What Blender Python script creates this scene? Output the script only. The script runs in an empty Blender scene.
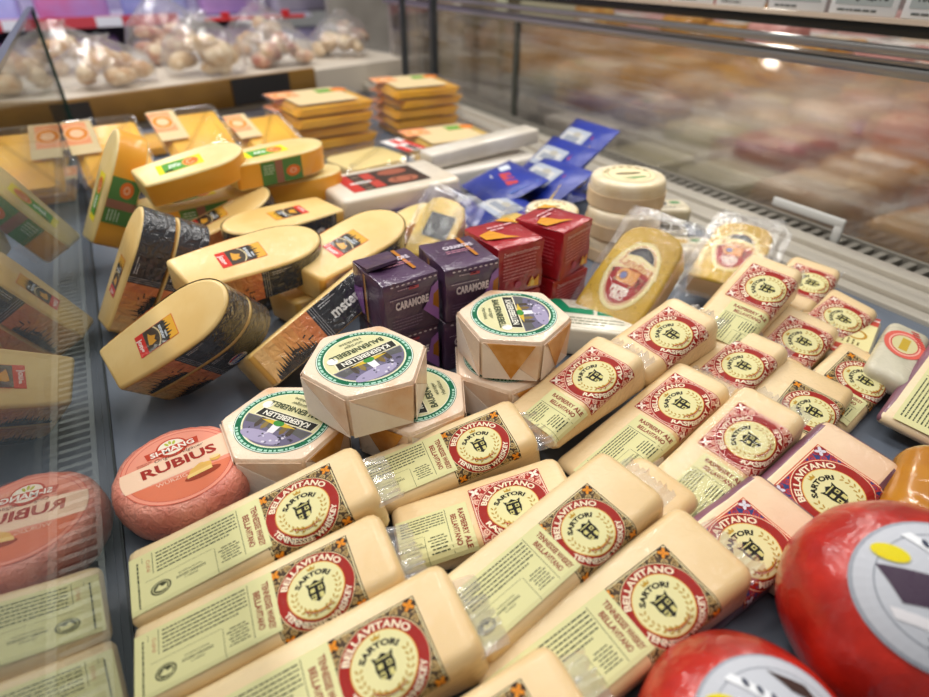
import bpy, bmesh, math, random
from mathutils import Vector, Matrix
R = math.radians
rnd = random.Random(7)
C = bpy.context.scene.collection
SC = bpy.context.scene

# ------------------------------------------------------------------ materials
def lin(c):
    if isinstance(c, str):
        c = c.lstrip('#'); c = [int(c[i:i+2], 16)/255 for i in (0, 2, 4)]
    return tuple(((x/12.92) if x <= .04045 else ((x+.055)/1.055)**2.4) for x in c) + (1.,)
MATS = {}
def nodes(name):
    m = bpy.data.materials.new(name); m.use_nodes = True
    nt = m.node_tree; b = nt.nodes['Principled BSDF']
    return m, nt, b
def crinkle(nt, scale, strength, dist=.003, detail=3., distort=1.2):
    tc = nt.nodes.new('ShaderNodeTexCoord'); n = nt.nodes.new('ShaderNodeTexNoise')
    n.inputs['Scale'].default_value = scale; n.inputs['Detail'].default_value = detail
    n.inputs['Distortion'].default_value = distort
    bp = nt.nodes.new('ShaderNodeBump'); bp.inputs['Strength'].default_value = strength
    bp.inputs['Distance'].default_value = dist
    nt.links.new(tc.outputs['Object'], n.inputs['Vector']); nt.links.new(n.outputs['Fac'], bp.inputs['Height'])
    return bp
def paper(col, rough=.6, coat=.16, crink=.8, scale=190, base=0):
    """printed paper, under clear wrap"""
    k = ('paper', col, rough, coat, crink, scale, base)
    if k in MATS: return MATS[k]
    m, nt, b = nodes('print_'+str(col).strip('#'))
    b.inputs['Base Color'].default_value = lin(col); b.inputs['Roughness'].default_value = rough; b.inputs['Specular IOR Level'].default_value = .15
    b.inputs['Coat Weight'].default_value = coat; b.inputs['Coat Roughness'].default_value = .06
    if coat > 0:
        bp = crinkle(nt, scale, crink); nt.links.new(bp.outputs['Normal'], b.inputs['Coat Normal'])
        if base: nt.links.new(bp.outputs['Normal'], b.inputs['Normal']); b.inputs['Specular IOR Level'].default_value = .6
    MATS[k] = m; return m
def solid(col, rough=.4, metal=0., coat=0., bump=0., bscale=60, var=None, vscale=12, varlo=.4, varhi=.65, sss=0., crink=.25, cscale=55, name=None, detail=4.):
    k = ('solid', col, rough, metal, coat, bump, bscale, var, vscale, varlo, varhi, sss, crink, cscale, detail)
    if k in MATS: return MATS[k]
    m, nt, b = nodes(name or 'surface_'+str(col).strip('#'))
    b.inputs['Base Color'].default_value = lin(col); b.inputs['Roughness'].default_value = rough
    b.inputs['Metallic'].default_value = metal
    if sss:
        b.inputs['Subsurface Weight'].default_value = sss; b.inputs['Subsurface Radius'].default_value = (.01, .006, .003); b.inputs['Subsurface Scale'].default_value = .4
    if var:
        tc = nt.nodes.new('ShaderNodeTexCoord'); n = nt.nodes.new('ShaderNodeTexNoise')
        n.inputs['Scale'].default_value = vscale; n.inputs['Detail'].default_value = detail
        mr = nt.nodes.new('ShaderNodeMapRange'); mr.inputs[1].default_value = varlo; mr.inputs[2].default_value = varhi
        mx = nt.nodes.new('ShaderNodeMix'); mx.data_type = 'RGBA'
        mx.inputs[6].default_value = lin(col); mx.inputs[7].default_value = lin(var)
        nt.links.new(tc.outputs['Object'], n.inputs['Vector']); nt.links.new(n.outputs['Fac'], mr.inputs[0])
        nt.links.new(mr.outputs[0], mx.inputs[0]); nt.links.new(mx.outputs[2], b.inputs['Base Color'])
    if coat:
        b.inputs['Coat Weight'].default_value = coat; b.inputs['Coat Roughness'].default_value = .07
        bp = crinkle(nt, cscale, crink); nt.links.new(bp.outputs['Normal'], b.inputs['Coat Normal'])
    if bump:
        bp = crinkle(nt, bscale, bump); nt.links.new(bp.outputs['Normal'], b.inputs['Normal'])
    MATS[k] = m; return m
def film(name, haze=.1, gloss=.16, tint='#ffffff', scale=45, strength=.5, rough=.1):
    k = ('film', name)
    if k in MATS: return MATS[k]
    m, nt, b = nodes(name); nt.nodes.remove(b)
    out = nt.nodes['Material Output']
    t = nt.nodes.new('ShaderNodeBsdfTransparent'); t.inputs[0].default_value = lin(tint)
    g = nt.nodes.new('ShaderNodeBsdfGlossy'); g.inputs['Roughness'].default_value = rough
    d = nt.nodes.new('ShaderNodeBsdfDiffuse'); d.inputs[0].default_value = (.85, .85, .87, 1)
    bp = crinkle(nt, scale, strength); nt.links.new(bp.outputs['Normal'], g.inputs['Normal'])
    lw = nt.nodes.new('ShaderNodeLayerWeight'); lw.inputs[0].default_value = .35
    nt.links.new(bp.outputs['Normal'], lw.inputs['Normal'])
    mr = nt.nodes.new('ShaderNodeMapRange'); mr.inputs[3].default_value = gloss; mr.inputs[4].default_value = min(1, gloss+(.42 if name == 'pouch_film' else .24))
    pw = nt.nodes.new('ShaderNodeMath'); pw.operation = 'POWER'; pw.inputs[1].default_value = 1.5 if name == 'pouch_film' else 1.
    nt.links.new(lw.outputs['Facing'], pw.inputs[0]); nt.links.new(pw.outputs[0], mr.inputs[0])
    m1 = nt.nodes.new('ShaderNodeMixShader'); m1.inputs[0].default_value = haze
    m2 = nt.nodes.new('ShaderNodeMixShader')
    nt.links.new(t.outputs[0], m1.inputs[1]); nt.links.new(d.outputs[0], m1.inputs[2])
    nt.links.new(mr.outputs[0], m2.inputs[0]); nt.links.new(m1.outputs[0], m2.inputs[1]); nt.links.new(g.outputs[0], m2.inputs[2])
    nt.links.new(m2.outputs[0], out.inputs[0])
    MATS[k] = m; return m
def glass(name, refl, rough=0., haze=0., streak=False, tint='#eef4f2'):
    m, nt, b = nodes(name); nt.nodes.remove(b); out = nt.nodes['Material Output']
    t = nt.nodes.new('ShaderNodeBsdfTransparent'); t.inputs[0].default_value = lin(tint)
    if streak:   # rough refraction blurs the view; pale haze streaks stand in for reflections
        rf = nt.nodes.new('ShaderNodeBsdfRefraction'); rf.inputs[0].default_value = lin(tint); rf.inputs['Roughness'].default_value = .22; rf.inputs['IOR'].default_value = 1.3
        mr_ = nt.nodes.new('ShaderNodeMixShader'); mr_.inputs[0].default_value = .7
        nt.links.new(t.outputs[0], mr_.inputs[1]); nt.links.new(rf.outputs[0], mr_.inputs[2]); t = mr_
    g = nt.nodes.new('ShaderNodeBsdfGlossy'); g.inputs['Roughness'].default_value = rough
    mx = nt.nodes.new('ShaderNodeMixShader'); mx.inputs[0].default_value = refl
    nt.links.new(t.outputs[0], mx.inputs[1]); nt.links.new(g.outputs[0], mx.inputs[2])
    last = mx
    if haze:
        d = nt.nodes.new('ShaderNodeBsdfDiffuse'); d.inputs[0].default_value = (.8, .8, .8, 1)
        m2 = nt.nodes.new('ShaderNodeMixShader'); m2.inputs[0].default_value = haze
        if streak:
            tc = nt.nodes.new('ShaderNodeTexCoord'); mp = nt.nodes.new('ShaderNodeMapping'); mp.inputs['Scale'].default_value = (1, 3, 70)
            n = nt.nodes.new('ShaderNodeTexNoise'); n.inputs['Scale'].default_value = 1.; n.inputs['Detail'].default_value = 3
            mr = nt.nodes.new('ShaderNodeMapRange'); mr.inputs[1].default_value = .42; mr.inputs[2].default_value = .75; mr.inputs[3].default_value = .0; mr.inputs[4].default_value = haze*2.4
            nt.links.new(tc.outputs['Object'], mp.inputs[0]); nt.links.new(mp.outputs[0], n.inputs['Vector'])
            nt.links.new(n.outputs['Fac'], mr.inputs[0]); nt.links.new(mr.outputs[0], m2.inputs[0])
        nt.links.new(mx.outputs[0], m2.inputs[1]); nt.links.new(d.outputs[0], m2.inputs[2]); last = m2
    nt.links.new(last.outputs[0], out.inputs[0])
    return m

CHEESE_W = solid('#eed5a6', .38, coat=.55, var='#e3c28b', vscale=9, sss=.0, crink=.9, cscale=150, name='cheese_cream')
CHEESE_R = solid('#edd09e', .38, coat=.55, var='#e2be86', vscale=14, crink=.9, cscale=150, name='cheese_straw')
CHEESE_M = solid('#efd8ae', .38, coat=.55, var='#e6c09c', vscale=9, crink=.9, cscale=150, name='cheese_pale')
PURPLE_RIND = solid('#8a5a6c', .4, coat=.5, var='#5c3347', vscale=18, name='purple_rind')
CHEESE_A = solid('#f0d08c', .42, coat=.3, var='#e6bf74', vscale=14, crink=.5, cscale=110, name='cheese_amber')
CHEESE_G = solid('#f0da9c', .4, coat=.3, var='#e8cc84', vscale=14, crink=.5, cscale=110, name='cheese_yellow')
RIND_G = solid('#f6b640', .38, coat=.4, var='#eea42c', vscale=10, name='rind_orange')
RIND_A = solid('#d9a64c', .4, coat=.6, name='rind_amber')
FILM = film('clear_wrap', .10, .10)
FILM_SEAL = film('wrap_seal', .22, .14, scale=90, strength=.8)
POUCH = film('pouch_film', .03, .02, scale=90, strength=.5, rough=.05)
TRAYFILM = film('tray_plastic', .02, .04, scale=18, strength=.5)

# ------------------------------------------------------------------ mesh helpers
def finish(bm, name, mats, smooth=True, ang=40, weld=False):
    if weld: bmesh.ops.remove_doubles(bm, verts=bm.verts, dist=1e-5)
    me = bpy.data.meshes.new(name)
    bm.to_mesh(me); bm.free()
    for m in (mats if isinstance(mats, (list, tuple)) else [mats]): me.materials.append(m)
    if smooth:
        me.polygons.foreach_set('use_smooth', [True]*len(me.polygons))
        me.set_sharp_from_angle(angle=R(ang))
    return me
def child(name, me, parent, label=None):
    o = bpy.data.objects.new(name, me); C.objects.link(o); o.parent = parent
    if label: o['label'] = label
    return o
def tag(o, label, cat, group=None):
    o['label'] = label; o['category'] = cat
    if group: o['group'] = group
    return o
def thing(name, label, cat, M, group=None):
    o = bpy.data.objects.new(name, None); C.objects.link(o); o.empty_display_size = .02
    o.matrix_world = M
    return tag(o, label, cat, group)
def single(name, me, label, cat, M=None, group=None):
    o = bpy.data.objects.new(name, me); C.objects.link(o)
    if M is not None: o.matrix_world = M
    return tag(o, label, cat, group)
def structure(name, me, label, M=None):
    o = bpy.data.objects.new(name, me); C.objects.link(o)
    if M is not None: o.matrix_world = M
    o['kind'] = 'structure'; o['label'] = label; o['category'] = 'structure'
    return o
def pose(x, y, z, h=0, p=0, r=0, s=1.):
    return Matrix.Translation((x, y, z)) @ Matrix.Rotation(R(h), 4, 'Z') @ Matrix.Rotation(R(-p), 4, 'Y') @ Matrix.Rotation(R(r), 4, 'X') @ Matrix.Scale(s, 4)
def box(bm, x0, y0, z0, x1, y1, z1, bev=0, seg=2, mat=0):
    r = bmesh.ops.create_cube(bm, size=1.)
    vs = r['verts']
    for v in vs: v.co = Vector((x0+(v.co.x+.5)*(x1-x0), y0+(v.co.y+.5)*(y1-y0), z0+(v.co.z+.5)*(z1-z0)))
    fs = set(f for v in vs for f in v.link_faces)
    for f in fs: f.material_index = mat
    if bev:
        es = list(set(e for v in vs for e in v.link_edges))
        bmesh.ops.bevel(bm, geom=es, offset=bev, segments=seg, affect='EDGES', profile=.5, clamp_overlap=True, material=mat)
def boxmesh(name, dims, mat, bev=0, seg=3, smooth=True):
    bm = bmesh.new(); box(bm, *dims, bev=bev, seg=seg); return finish(bm, name, mat, smooth)
def rings(bm, loops, closed=True, cap0=True, cap1=True, mat=0):
    L = [[bm.verts.new(p) for p in lp] for lp in loops]
    n = len(L[0])
    for a, b in zip(L, L[1:]):
        for i in range(n if closed else n-1):
            j = (i+1) % n
            f = bm.faces.new((a[i], a[j], b[j], b[i])); f.material_index = mat
    if cap0: bm.faces.new(list(reversed(L[0]))).material_index = mat
    if cap1: bm.faces.new(L[-1]).material_index = mat
    return L
def offset(outline, d):
    n = len(outline); out = []
    for i in range(n):
        a = Vector(outline[i-1]); b = Vector(outline[i]); c = Vector(outline[(i+1) % n])
        t1 = (b-a); t2 = (c-b)
        if t1.length < 1e-9: t1 = t2
        if t2.length < 1e-9: t2 = t1
        t1.normalize(); t2.normalize()
        n1 = Vector((t1.y, -t1.x)); n2 = Vector((t2.y, -t2.x)); m = (n1+n2)
        if m.length < 1e-6: m = n1
        m.normalize(); k = max(.5, m.dot(n1))
        q = b + m*(d/k); out.append((q.x, q.y))
    return out
def slab(bm, outline, z0, z1, r, seg=4, jit=0., mat=0, topz=None):
    """outline CCW; a slab with rounded rims"""
    loops = []
    for i in range(seg+1):
        a = i/seg*math.pi/2
        o = offset(outline, -r*(1-math.sin(a))); loops.append([(x, y, z0+r*(1-math.cos(a))) for x, y in o])
    for i in range(seg+1):
        a = i/seg*math.pi/2
        o = offset(outline, -r*(1-math.cos(a))); loops.append([(x, y, z1-r*(1-math.sin(a))) for x, y in o])
    if jit:
        loops = [[(x+rnd.uniform(-jit, jit), y+rnd.uniform(-jit, jit), z+rnd.uniform(-jit, jit)) for x, y, z in l] for l in loops]
    rings(bm, loops, mat=mat)
def ellipse_pts(cx, cy, rx, ry, n=48, a0=0, a1=360):
    full = abs(a1-a0) >= 359.9
    return [(cx+rx*math.cos(R(a0+(a1-a0)*i/(n if full else n-1))), cy+ry*math.sin(R(a0+(a1-a0)*i/(n if full else n-1)))) for i in range(n)]
def roundrect(x0, y0, x1, y1, r, n=5):
    pts = []
    for cx, cy, a in ((x1-r, y0+r, -90), (x1-r, y1-r, 0), (x0+r, y1-r, 90), (x0+r, y0+r, 180)):
        pts += [(cx+r*math.cos(R(a+90*i/n)), cy+r*math.sin(R(a+90*i/n))) for i in range(n+1)]
    return pts

# ------------------------------------------------------------------ printed art
_txt = {}
_cu = bpy.data.curves.new('lettering', 'FONT'); _to = bpy.data.objects.new('lettering', _cu); C.objects.link(_to)
def glyphs(s, bold=0.):
    k = (s, bold)
    if k not in _txt:
        _cu.body = s; _cu.resolution_u = 2; _cu.offset = bold; _cu.size = 1.
        bpy.context.view_layer.update()
        dg = bpy.context.evaluated_depsgraph_get()
        e = _to.evaluated_get(dg); me = e.to_mesh()
        vs = [(v.co.x, v.co.y) for v in me.vertices]; fs = [tuple(p.vertices) for p in me.polygons]
        e.to_mesh_clear()
        x0 = min([v[0] for v in vs] or [0]); x1 = max([v[0] for v in vs] or [1])
        _txt[k] = ([(x-x0, y) for x, y in vs], fs, x1-x0)
    return _txt[k]
class Art:
    def __init__(s): s.it = []
    def add(s, vs, fs, col, ly): s.it.append((vs, fs, col, ly)); return s
    def poly(s, pts, col, ly=0): return s.add(list(pts), [tuple(range(len(pts)))], col, ly)
    def rect(s, x0, y0, x1, y1, col, ly=0, nx=1, ny=1):
        vs = [(x0+(x1-x0)*i/nx, y0+(y1-y0)*j/ny) for j in range(ny+1) for i in range(nx+1)]
        fs = [(j*(nx+1)+i, j*(nx+1)+i+1, (j+1)*(nx+1)+i+1, (j+1)*(nx+1)+i) for j in range(ny) for i in range(nx)]
        return s.add(vs, fs, col, ly)
    def disc(s, cx, cy, rx, ry, col, ly=0, n=40, k=1, rot=0):
        c_, s_ = math.cos(R(rot)), math.sin(R(rot))
        vs = [(cx, cy)]; fs = []
        for j in range(1, k+1):
            for i in range(n):
                a = 2*math.pi*i/n; X = rx*j/k*math.cos(a); Y = ry*j/k*math.sin(a)
                vs.append((cx+X*c_-Y*s_, cy+X*s_+Y*c_))
        for i in range(n): fs.append((0, 1+i, 1+(i+1) % n))
        for j in range(1, k):
            a = 1+(j-1)*n; b = 1+j*n
            for i in range(n): fs.append((a+i, b+i, b+(i+1) % n, a+(i+1) % n))
        return s.add(vs, fs, col, ly)
    def ring(s, cx, cy, r0, r1, col, ly=0, n=40, a0=0, a1=360, ky=1.):
        vs = []; fs = []
        for i in range(n+1):
            a = R(a0+(a1-a0)*i/n)
            vs += [(cx+r0*math.cos(a), cy+ky*r0*math.sin(a)), (cx+r1*math.cos(a), cy+ky*r1*math.sin(a))]
        for i in range(n): fs.append((2*i, 2*i+1, 2*i+3, 2*i+2))
        return s.add(vs, fs, col, ly)
    def text(s, t, cx, cy, h, col, ly=9, w=None, rot=0, bold=.015, shear=0.):
        vs, fs, W = glyphs(t, bold)
        sy = h/.72; sx = (w/W) if w else sy
        c_, s_ = math.cos(R(rot)), math.sin(R(rot)); out = []
        for x, y in vs:
            X = (x-W/2)*sx + shear*y*sy; Y = (y-.36)*sy
            out.append((cx+X*c_-Y*s_, cy+X*s_+Y*c_))
        return s.add(out, fs, col, ly)
    def arctext(s, t, cx, cy, r, h, col, ly=9, mid=90, span=120, bottom=False, bold=.015, ky=1.):
        vs, fs, W = glyphs(t, bold); sy = h/.72; out = []
        for x, y in vs:
            f = x/W-.5; yy = (y-.36)*sy
            a = R(mid + (f*span if bottom else -f*span)); rr = r - yy if bottom else r + yy
            out.append((cx+rr*math.cos(a), cy+ky*rr*math.sin(a)))
        return s.add(out, fs, col, ly)
    def lines(s, x0, x1, ytop, step, n, h, col, ly=9, align='l', fill=.97, seed=1):
        """rows of print too small to be read: one dash per word"""
        q = random.Random(seed)
        for i in range(n):
            y = ytop-i*step; x = x0; end = x1 if i < n-1 else x0+(x1-x0)*q.uniform(.5, .9)
            if align == 'c': d = (x1-x0)*q.uniform(0, .18); x = x0+d; end = x1-d
            while x < end-h*.5:
                w = min(end-x, h*q.uniform(1.2, 4.2)); s.rect(x, y-h/2, x+w, y+h/2, col, ly); x += w+h*.55
        return s
    def vlines(s, x0, y0, y1, step, n, h, col, ly=9, seed=1):
        q = random.Random(seed)
        for i in range(n):
            x = x0+i*step; y = y1
            while y > y0+h*.5:
                w = min(y-y0, h*q.uniform(1.2, 4.2)); s.rect(x-h/2, y-w, x+h/2, y, col, ly); y -= w+h*.55
        return s
    def mesh(s, name, f, dz=.00007, matf=None, flip=False):
        matf = matf or paper
        bm = bmesh.new(); cols = {}; mats = []
        for vs, fs, col, ly in s.it:
            if col not in cols: cols[col] = len(mats); mats.append(matf(col))
            L = [bm.verts.new(f(x, y, ly*dz)) for x, y in vs]
            for q in fs:
                try: fc = bm.faces.new([L[i] for i in (reversed(q) if flip else q)]); fc.material_index = cols[col]
                except ValueError: pass
        return finish(bm, name, mats, smooth=False)
flat = lambda n0: (lambda x, y, n: (x, y, n0+n))

# ------------------------------------------------------------------ long cheese wedges with a round emblem label
BL, BW, BT = .170, .0315, .013        # length, half width, tip thickness
TAP = math.tan(R(10.5))
S_ = .058; U0 = .093; U1 = U0+S_; V0 = -.0345; V1 = V0+S_; CU = U0+S_/2; CV = V0+S_/2
RB = .009
VN, VF = -.0262, .0352                # near and far long edges of the wedge
def wedge_body(cut=0., mats=None, rind=False, far=0., ext=0.):
    bm = bmesh.new(); loops = []
    L = BL+ext
    st = [(cut, .007), (cut+.0008, .0045), (cut+.003, .0016), (cut+.007, 0)]
    k = 7
    for i in range(1, k): st.append((cut+.007+(L-.009-cut-.007)*i/k, 0))
    st += [(L-.009, 0), (L-.004, .0012), (L-.0012, .0038), (L, .0075)]
    q = random.Random(int(cut*1000)+3)
    for u, ins in st:
        top = -ins*.8; bot = -(BT+u*TAP)+ins; wf = VF+far-ins*.9+q.uniform(-.0004, .0004); wn = VN+ins*.9+q.uniform(-.0004, .0004)
        r = min(RB, (top-bot)*.45)
        pts = []
        for cx, cz, a in ((wf-r, top-r, 0), (wn+r, top-r, 90), (wn+r, bot+r, 180), (wf-r, bot+r, 270)):
            for i in range(6):
                t = R(a+90*i/5); pts.append((u, cx+r*math.cos(t), cz+r*math.sin(t)))
        loops.append(pts)
    rings(bm, loops)
    bmesh.ops.recalc_face_normals(bm, faces=bm.faces)
    if rind:
        for f in bm.faces:
            if f.normal.x > .45 or abs(f.normal.y) > .45: f.material_index = 1
    return finish(bm, 'cheese_body', mats, ang=50)
def bend(x, v, n):
    lim = VN+RB
    if v >= lim: return (x, v, .0003+n)
    a = (lim-v)/RB; rr = RB+.0003+n
    if a <= math.pi/2: return (x, lim-rr*math.sin(a), -RB+rr*math.cos(a))
    return (x, lim-rr, -RB-(a-math.pi/2)*RB)
KIND = {
 'whiskey': dict(edge='#2d2117', light='#e9d7a4', fill='#4f3d2b', scroll='#b89a64', clover='#e08a1e', top='TENNESSEE WHISKEY', info='TENNESSEE WHISKEY', corner='#3b2a1c'),
 'raspberry': dict(edge='#b22720', light='#f0d9c0', fill='#a82a22', scroll='#e8bca4', clover='#f7e6d6', top='RASPBERRY ALE', info='RASPBERRY ALE', corner='#9c1f1a'),
 'merlot': dict(edge='#c8431f', light='#f1d9b6', fill='#2f3f74', scroll='#b4383f', clover='#d7d3dc', top='MERLOT', info='MERLOT', corner='#8d1f2c'),
}
def emblem_art(kind):
    K = KIND[kind]; a = Art()
    n = 14
    a.rect(U0, V0, U1, V1, K['edge'], 0, 1, n)
    a.rect(U0+.0007, V0+.0007, U1-.0007, V1-.0007, K['light'], 1, 1, n)
    a.rect(U0+.0015, V0+.0015, U1-.0015, V1-.0015, K['edge'], 2, 1, n)
    a.rect(U0+.0021, V0+.0021, U1-.0021, V1-.0021, K['fill'], 3, 1, n)
    # scrolls and corner clovers
    R1 = S_*.455
    for sx in (-1, 1):
        for sy in (-1, 1):
            for du, dv, rr in ((.0245, .0145, .0026), (.0145, .0245, .0026), (.0205, .0195, .0024), (.0255, .0085, .0018), (.0085, .0255, .0018), (.0165, .0262, .0015), (.0262, .0165, .0015), (.0256, .0205, .0016), (.0205, .0256, .0016)):
                x = CU+sx*du; y = CV+sy*dv
                a.ring(x, y, rr*.5, rr, K['scroll'], 4, 14); a.disc(x, y, rr*.28, rr*.28, K['scroll'], 4, 8)
            x = CU+sx*.0243; y = CV+sy*.0243
            a.disc(x, y, .0042, .0042, K['corner'], 5, 18)
            for t in (0, 90, 180, 270):
                t += 45
                a.disc(x+.0021*math.cos(R(t)), y+.0021*math.sin(R(t)), .0019, .0012, K['clover'], 6, 12, rot=t)
    a.disc(CU, CV, R1+.0012, R1+.0012, K['edge'], 5, 56, 5)
    a.disc(CU, CV, R1+.0005, R1+.0005, K['light'], 6, 56, 5)
    a.disc(CU, CV, R1, R1, '#9c2018', 7, 56, 5)
    a.disc(CU, CV, .0197, .0197, '#e0a94a', 8, 48, 4)
    a.disc(CU, CV, .0191, .0191, '#dfd8a0', 9, 48, 4)
    a.arctext('BELLAVITANO', CU, CV, .0228, .0045, '#f3e3c4', 10, mid=92, span=128, bold=.03)
    a.arctext(K['top'], CU, CV, .0228, .0038, '#f6e8cc', 10, mid=268, span=140 if len(K['top']) > 8 else 70, bottom=True, bold=.03)
    a.arctext('SARTORI', CU, CV-.003, .0150, .0036, '#1f190f', 10, mid=93, span=104, bold=.05)
    # crown
    a.poly([(CU-.0024, CV+.0148), (CU+.0024, CV+.0148), (CU+.0030, CV+.0178), (CU+.0013, CV+.0162), (CU, CV+.0184), (CU-.0013, CV+.0162), (CU-.0030, CV+.0178)], '#b8902c', 10)
    # shield
    sx, sy = CU+.0003, CV-.0020
    sh = [(-.0056, .0044), (-.0068, .0082), (-.0034, .0064), (0, .0088), (.0034, .0064), (.0068, .0082), (.0056, .0044), (.0060, .0000), (.0048, -.0046), (.0018, -.0066), (0, -.0080), (-.0018, -.0066), (-.0048, -.0046), (-.0060, 0)]
    a.poly([(sx+.98*x, sy+.98*y) for x, y in sh], '#16130a', 10)
    a.rect(sx-.0044, sy+.0050, sx+.0044, sy+.0058, '#cfc67c', 11)
    for x0, y0, x1, y1 in ((-.0042, .0000, -.0012, .0030), (.0012, .0000, .0042, .0030), (-.0040, -.0056, -.0012, -.0018), (.0012, -.0056, .0040, -.0018)):
        a.rect(sx+x0, sy+y0, sx+x1, sy+y1, '#cfc67c', 11)
    a.disc(sx-.0027, sy-.0036, .0009, .0009, '#16130a', 12, 10); a.disc(sx+.0027, sy+.0014, .0009, .0009, '#16130a', 12, 10)
    # laurels
    for sgn in (-1, 1):
        for i in range(7):
            t = 90+sgn*(75+i*15); rr = .0150
            x = CU+rr*math.cos(R(t)); y = CV-.001+rr*math.sin(R(t))
            for d in (-.0013, .0013):
                a.disc(x+d*math.cos(R(t)), y+d*math.sin(R(t)), .0015, .0006, '#b08a2c', 10, 8, rot=t+90+sgn*35*(1 if d > 0 else -1))
    return a
def info_art(kind, cut=0., ur=None):
    K = KIND[kind]; a = Art(); x0 = cut+.003; ur = ur or U0+.003
    g = '#dcd8a0'; dk = '#3e4430'; red = '#8a261c'
    a.rect(x0, -.0275, ur, .0235, g, 12, 2, 14)
    a.text(K['info'], ur-.0055, -.003, .0042, red, 13, w=.041 if len(K['info']) > 8 else .021, rot=-90, bold=.03)
    a.text('BELLAVITANO', ur-.0120, -.003, .0042, red, 13, w=.033, rot=-90, bold=.03)
    xr = ur-.0175
    a.rect(xr-.0002, -.028, xr+.0002, .0215, dk, 13, 1, 10)
    if kind == 'merlot':
        a.lines(x0+.008, xr-.003, .0195, .0033, 8, .0012, dk, 13, seed=5)
        a.rect(x0+.006, -.0085, xr, -.0081, dk, 13)
        a.text('FIRST PLACE', x0+.026, -.0155, .0048, dk, 13, w=.026, bold=.02)
        a.lines(x0+.014, x0+.036, -.0212, .003, 2, .0012, dk, 13, align='c', seed=8)
        a.rect(xr-.0205, -.028, xr-.0201, -.0083, dk, 13)
        a.lines(xr-.018, xr-.002, -.0125, .003, 5, .0011, dk, 13, seed=9)
        return a
    xs = .020
    if xs > x0+.004:
        a.rect(xs-.0016, .004, xs-.0012, .0215, dk, 13)
        a.text('INFO', xs-.0045, .012, .0026, '#c07a5a', 13, w=.010, rot=90, bold=.0)
        a.rect(.0116, -.027, .0119, .0205, dk, 13); a.vlines(.0085, -.024, .018, .002, 1, .0011, dk, 13, seed=3)
    xl = max(xs+.001, x0+.003)
    if xr-.002 > xl+.004:
        a.lines(xl, xr-.0015, .0195, .0030, 6, .0011, dk, 13, seed=4)
        a.rect(max(.013, x0), -.0005, xr-.020, -.0002, dk, 13)
    if x0 < .018:
        a.disc(.0225, -.013, .0068, .0068, '#55563c', 13, 24, 1); a.disc(.0225, -.013, .0056, .0056, g, 14, 24); a.disc(.0225, -.013, .0050, .0050, '#4a4b33', 15, 24)
        a.poly([(.0185, -.0145), (.0215, -.0098), (.0235, -.0128), (.0268, -.0112), (.0262, -.0160), (.0225, -.0165)], g, 16)
    if x0 < .034:
        m = .0455
        a.text('INTERNATIONAL', m-.003, -.0075, .0019, dk, 13, w=.016, bold=.0); a.text('AWARD WINNING', m-.003, -.0112, .0025, dk, 13, w=.020, bold=.02); a.text('CHEESE', m-.003, -.0147, .0019, dk, 13, w=.009, bold=0)
    if xr-.021 > x0:
        a.rect(xr-.0192, -.027, xr-.0189, -.001, dk, 13, 1, 8)
        a.lines(xr-.017, xr-.0015, -.0045, .0030, 6, .0011, dk, 13, align='c', seed=6)
    return a
_bv = {}
EMB = {k: emblem_art(k).mesh('front_label', bend) for k in KIND}
def seal_mesh(seed, x0=None, w=.052, d=.02):
    q = random.Random(seed); bm = bmesh.new(); n = 26; m = 5; g = []
    x0 = BL-.004 if x0 is None else x0
    ph = q.uniform(0, 6)
    for j in range(m+1):
        row = []
        for i in range(n+1):
            v = -w/2+w*i/n; t = j/m
            row.append(bm.verts.new((x0+d*t+q.uniform(-.0012, .0012)*t, v*(1-.1*t), -.012-.006*t+.0035*t*math.sin(i*1.9+ph)+.002*math.sin(i*.7+ph)+q.uniform(-.001, .001))))
        g.append(row)
    for j in range(m):
        for i in range(n): bm.faces.new((g[j][i], g[j][i+1], g[j+1][i+1], g[j+1][i]))
    return finish(bm, 'film_seal', FILM_SEAL)
def wedge(kind, label, P, cut=0., seal=True, emblem=True, info=True, ur=None, far=0., ext=0.):
    body = {'whiskey': CHEESE_W, 'raspberry': CHEESE_R, 'merlot': CHEESE_M}[kind]
    kb = ('b', kind, cut, far, ext)
    if kb not in _bv: _bv[kb] = wedge_body(cut, [body, PURPLE_RIND], kind == 'merlot', far, ext)
    t = thing('cheese_wedge', label, 'cheese', pose(*P), kind+' cheese wedges')
    child('cheese_body', _bv[kb], t)
    if emblem: child('front_label', EMB[kind], t)
    if info and cut < .06:
        ki = ('i', kind, cut, ur)
        if ki not in _bv: _bv[ki] = info_art(kind, cut, ur or (.089 if kind == 'raspberry' else None)).mesh('info_label', (lambda x, v, n: bend(x, v*.84-.0065, n)) if kind == 'raspberry' else (lambda x, v, n: bend(x, v if v > 0 else v*.76, n)))
        child('info_label', _bv[ki], t)
    if 'with shiny wrinkled film' in label:
        q = random.Random(5); bm = bmesh.new(); nu, nv = 60, 26
        g = [[bm.verts.new((cut+.004+(BL-.004-cut-.004)*i/nu, VN+.004+(VF-VN-.008)*j/nv, .0011+q.uniform(0, .0011))) for j in range(nv+1)] for i in range(nu+1)]
        for i in range(nu):
            for j in range(nv): bm.faces.new((g[i][j], g[i+1][j], g[i+1][j+1], g[i][j+1]))
        child('wrinkled_film', finish(bm, 'wrinkled_film', film('shiny_wrap', .0, .0, scale=220, strength=.4, rough=.03), ang=80), t)
    if seal: child('film_seal', seal_mesh(int(P[0]*1000)+int(P[1]*777), BL+ext-.004), t)
    return t
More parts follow.
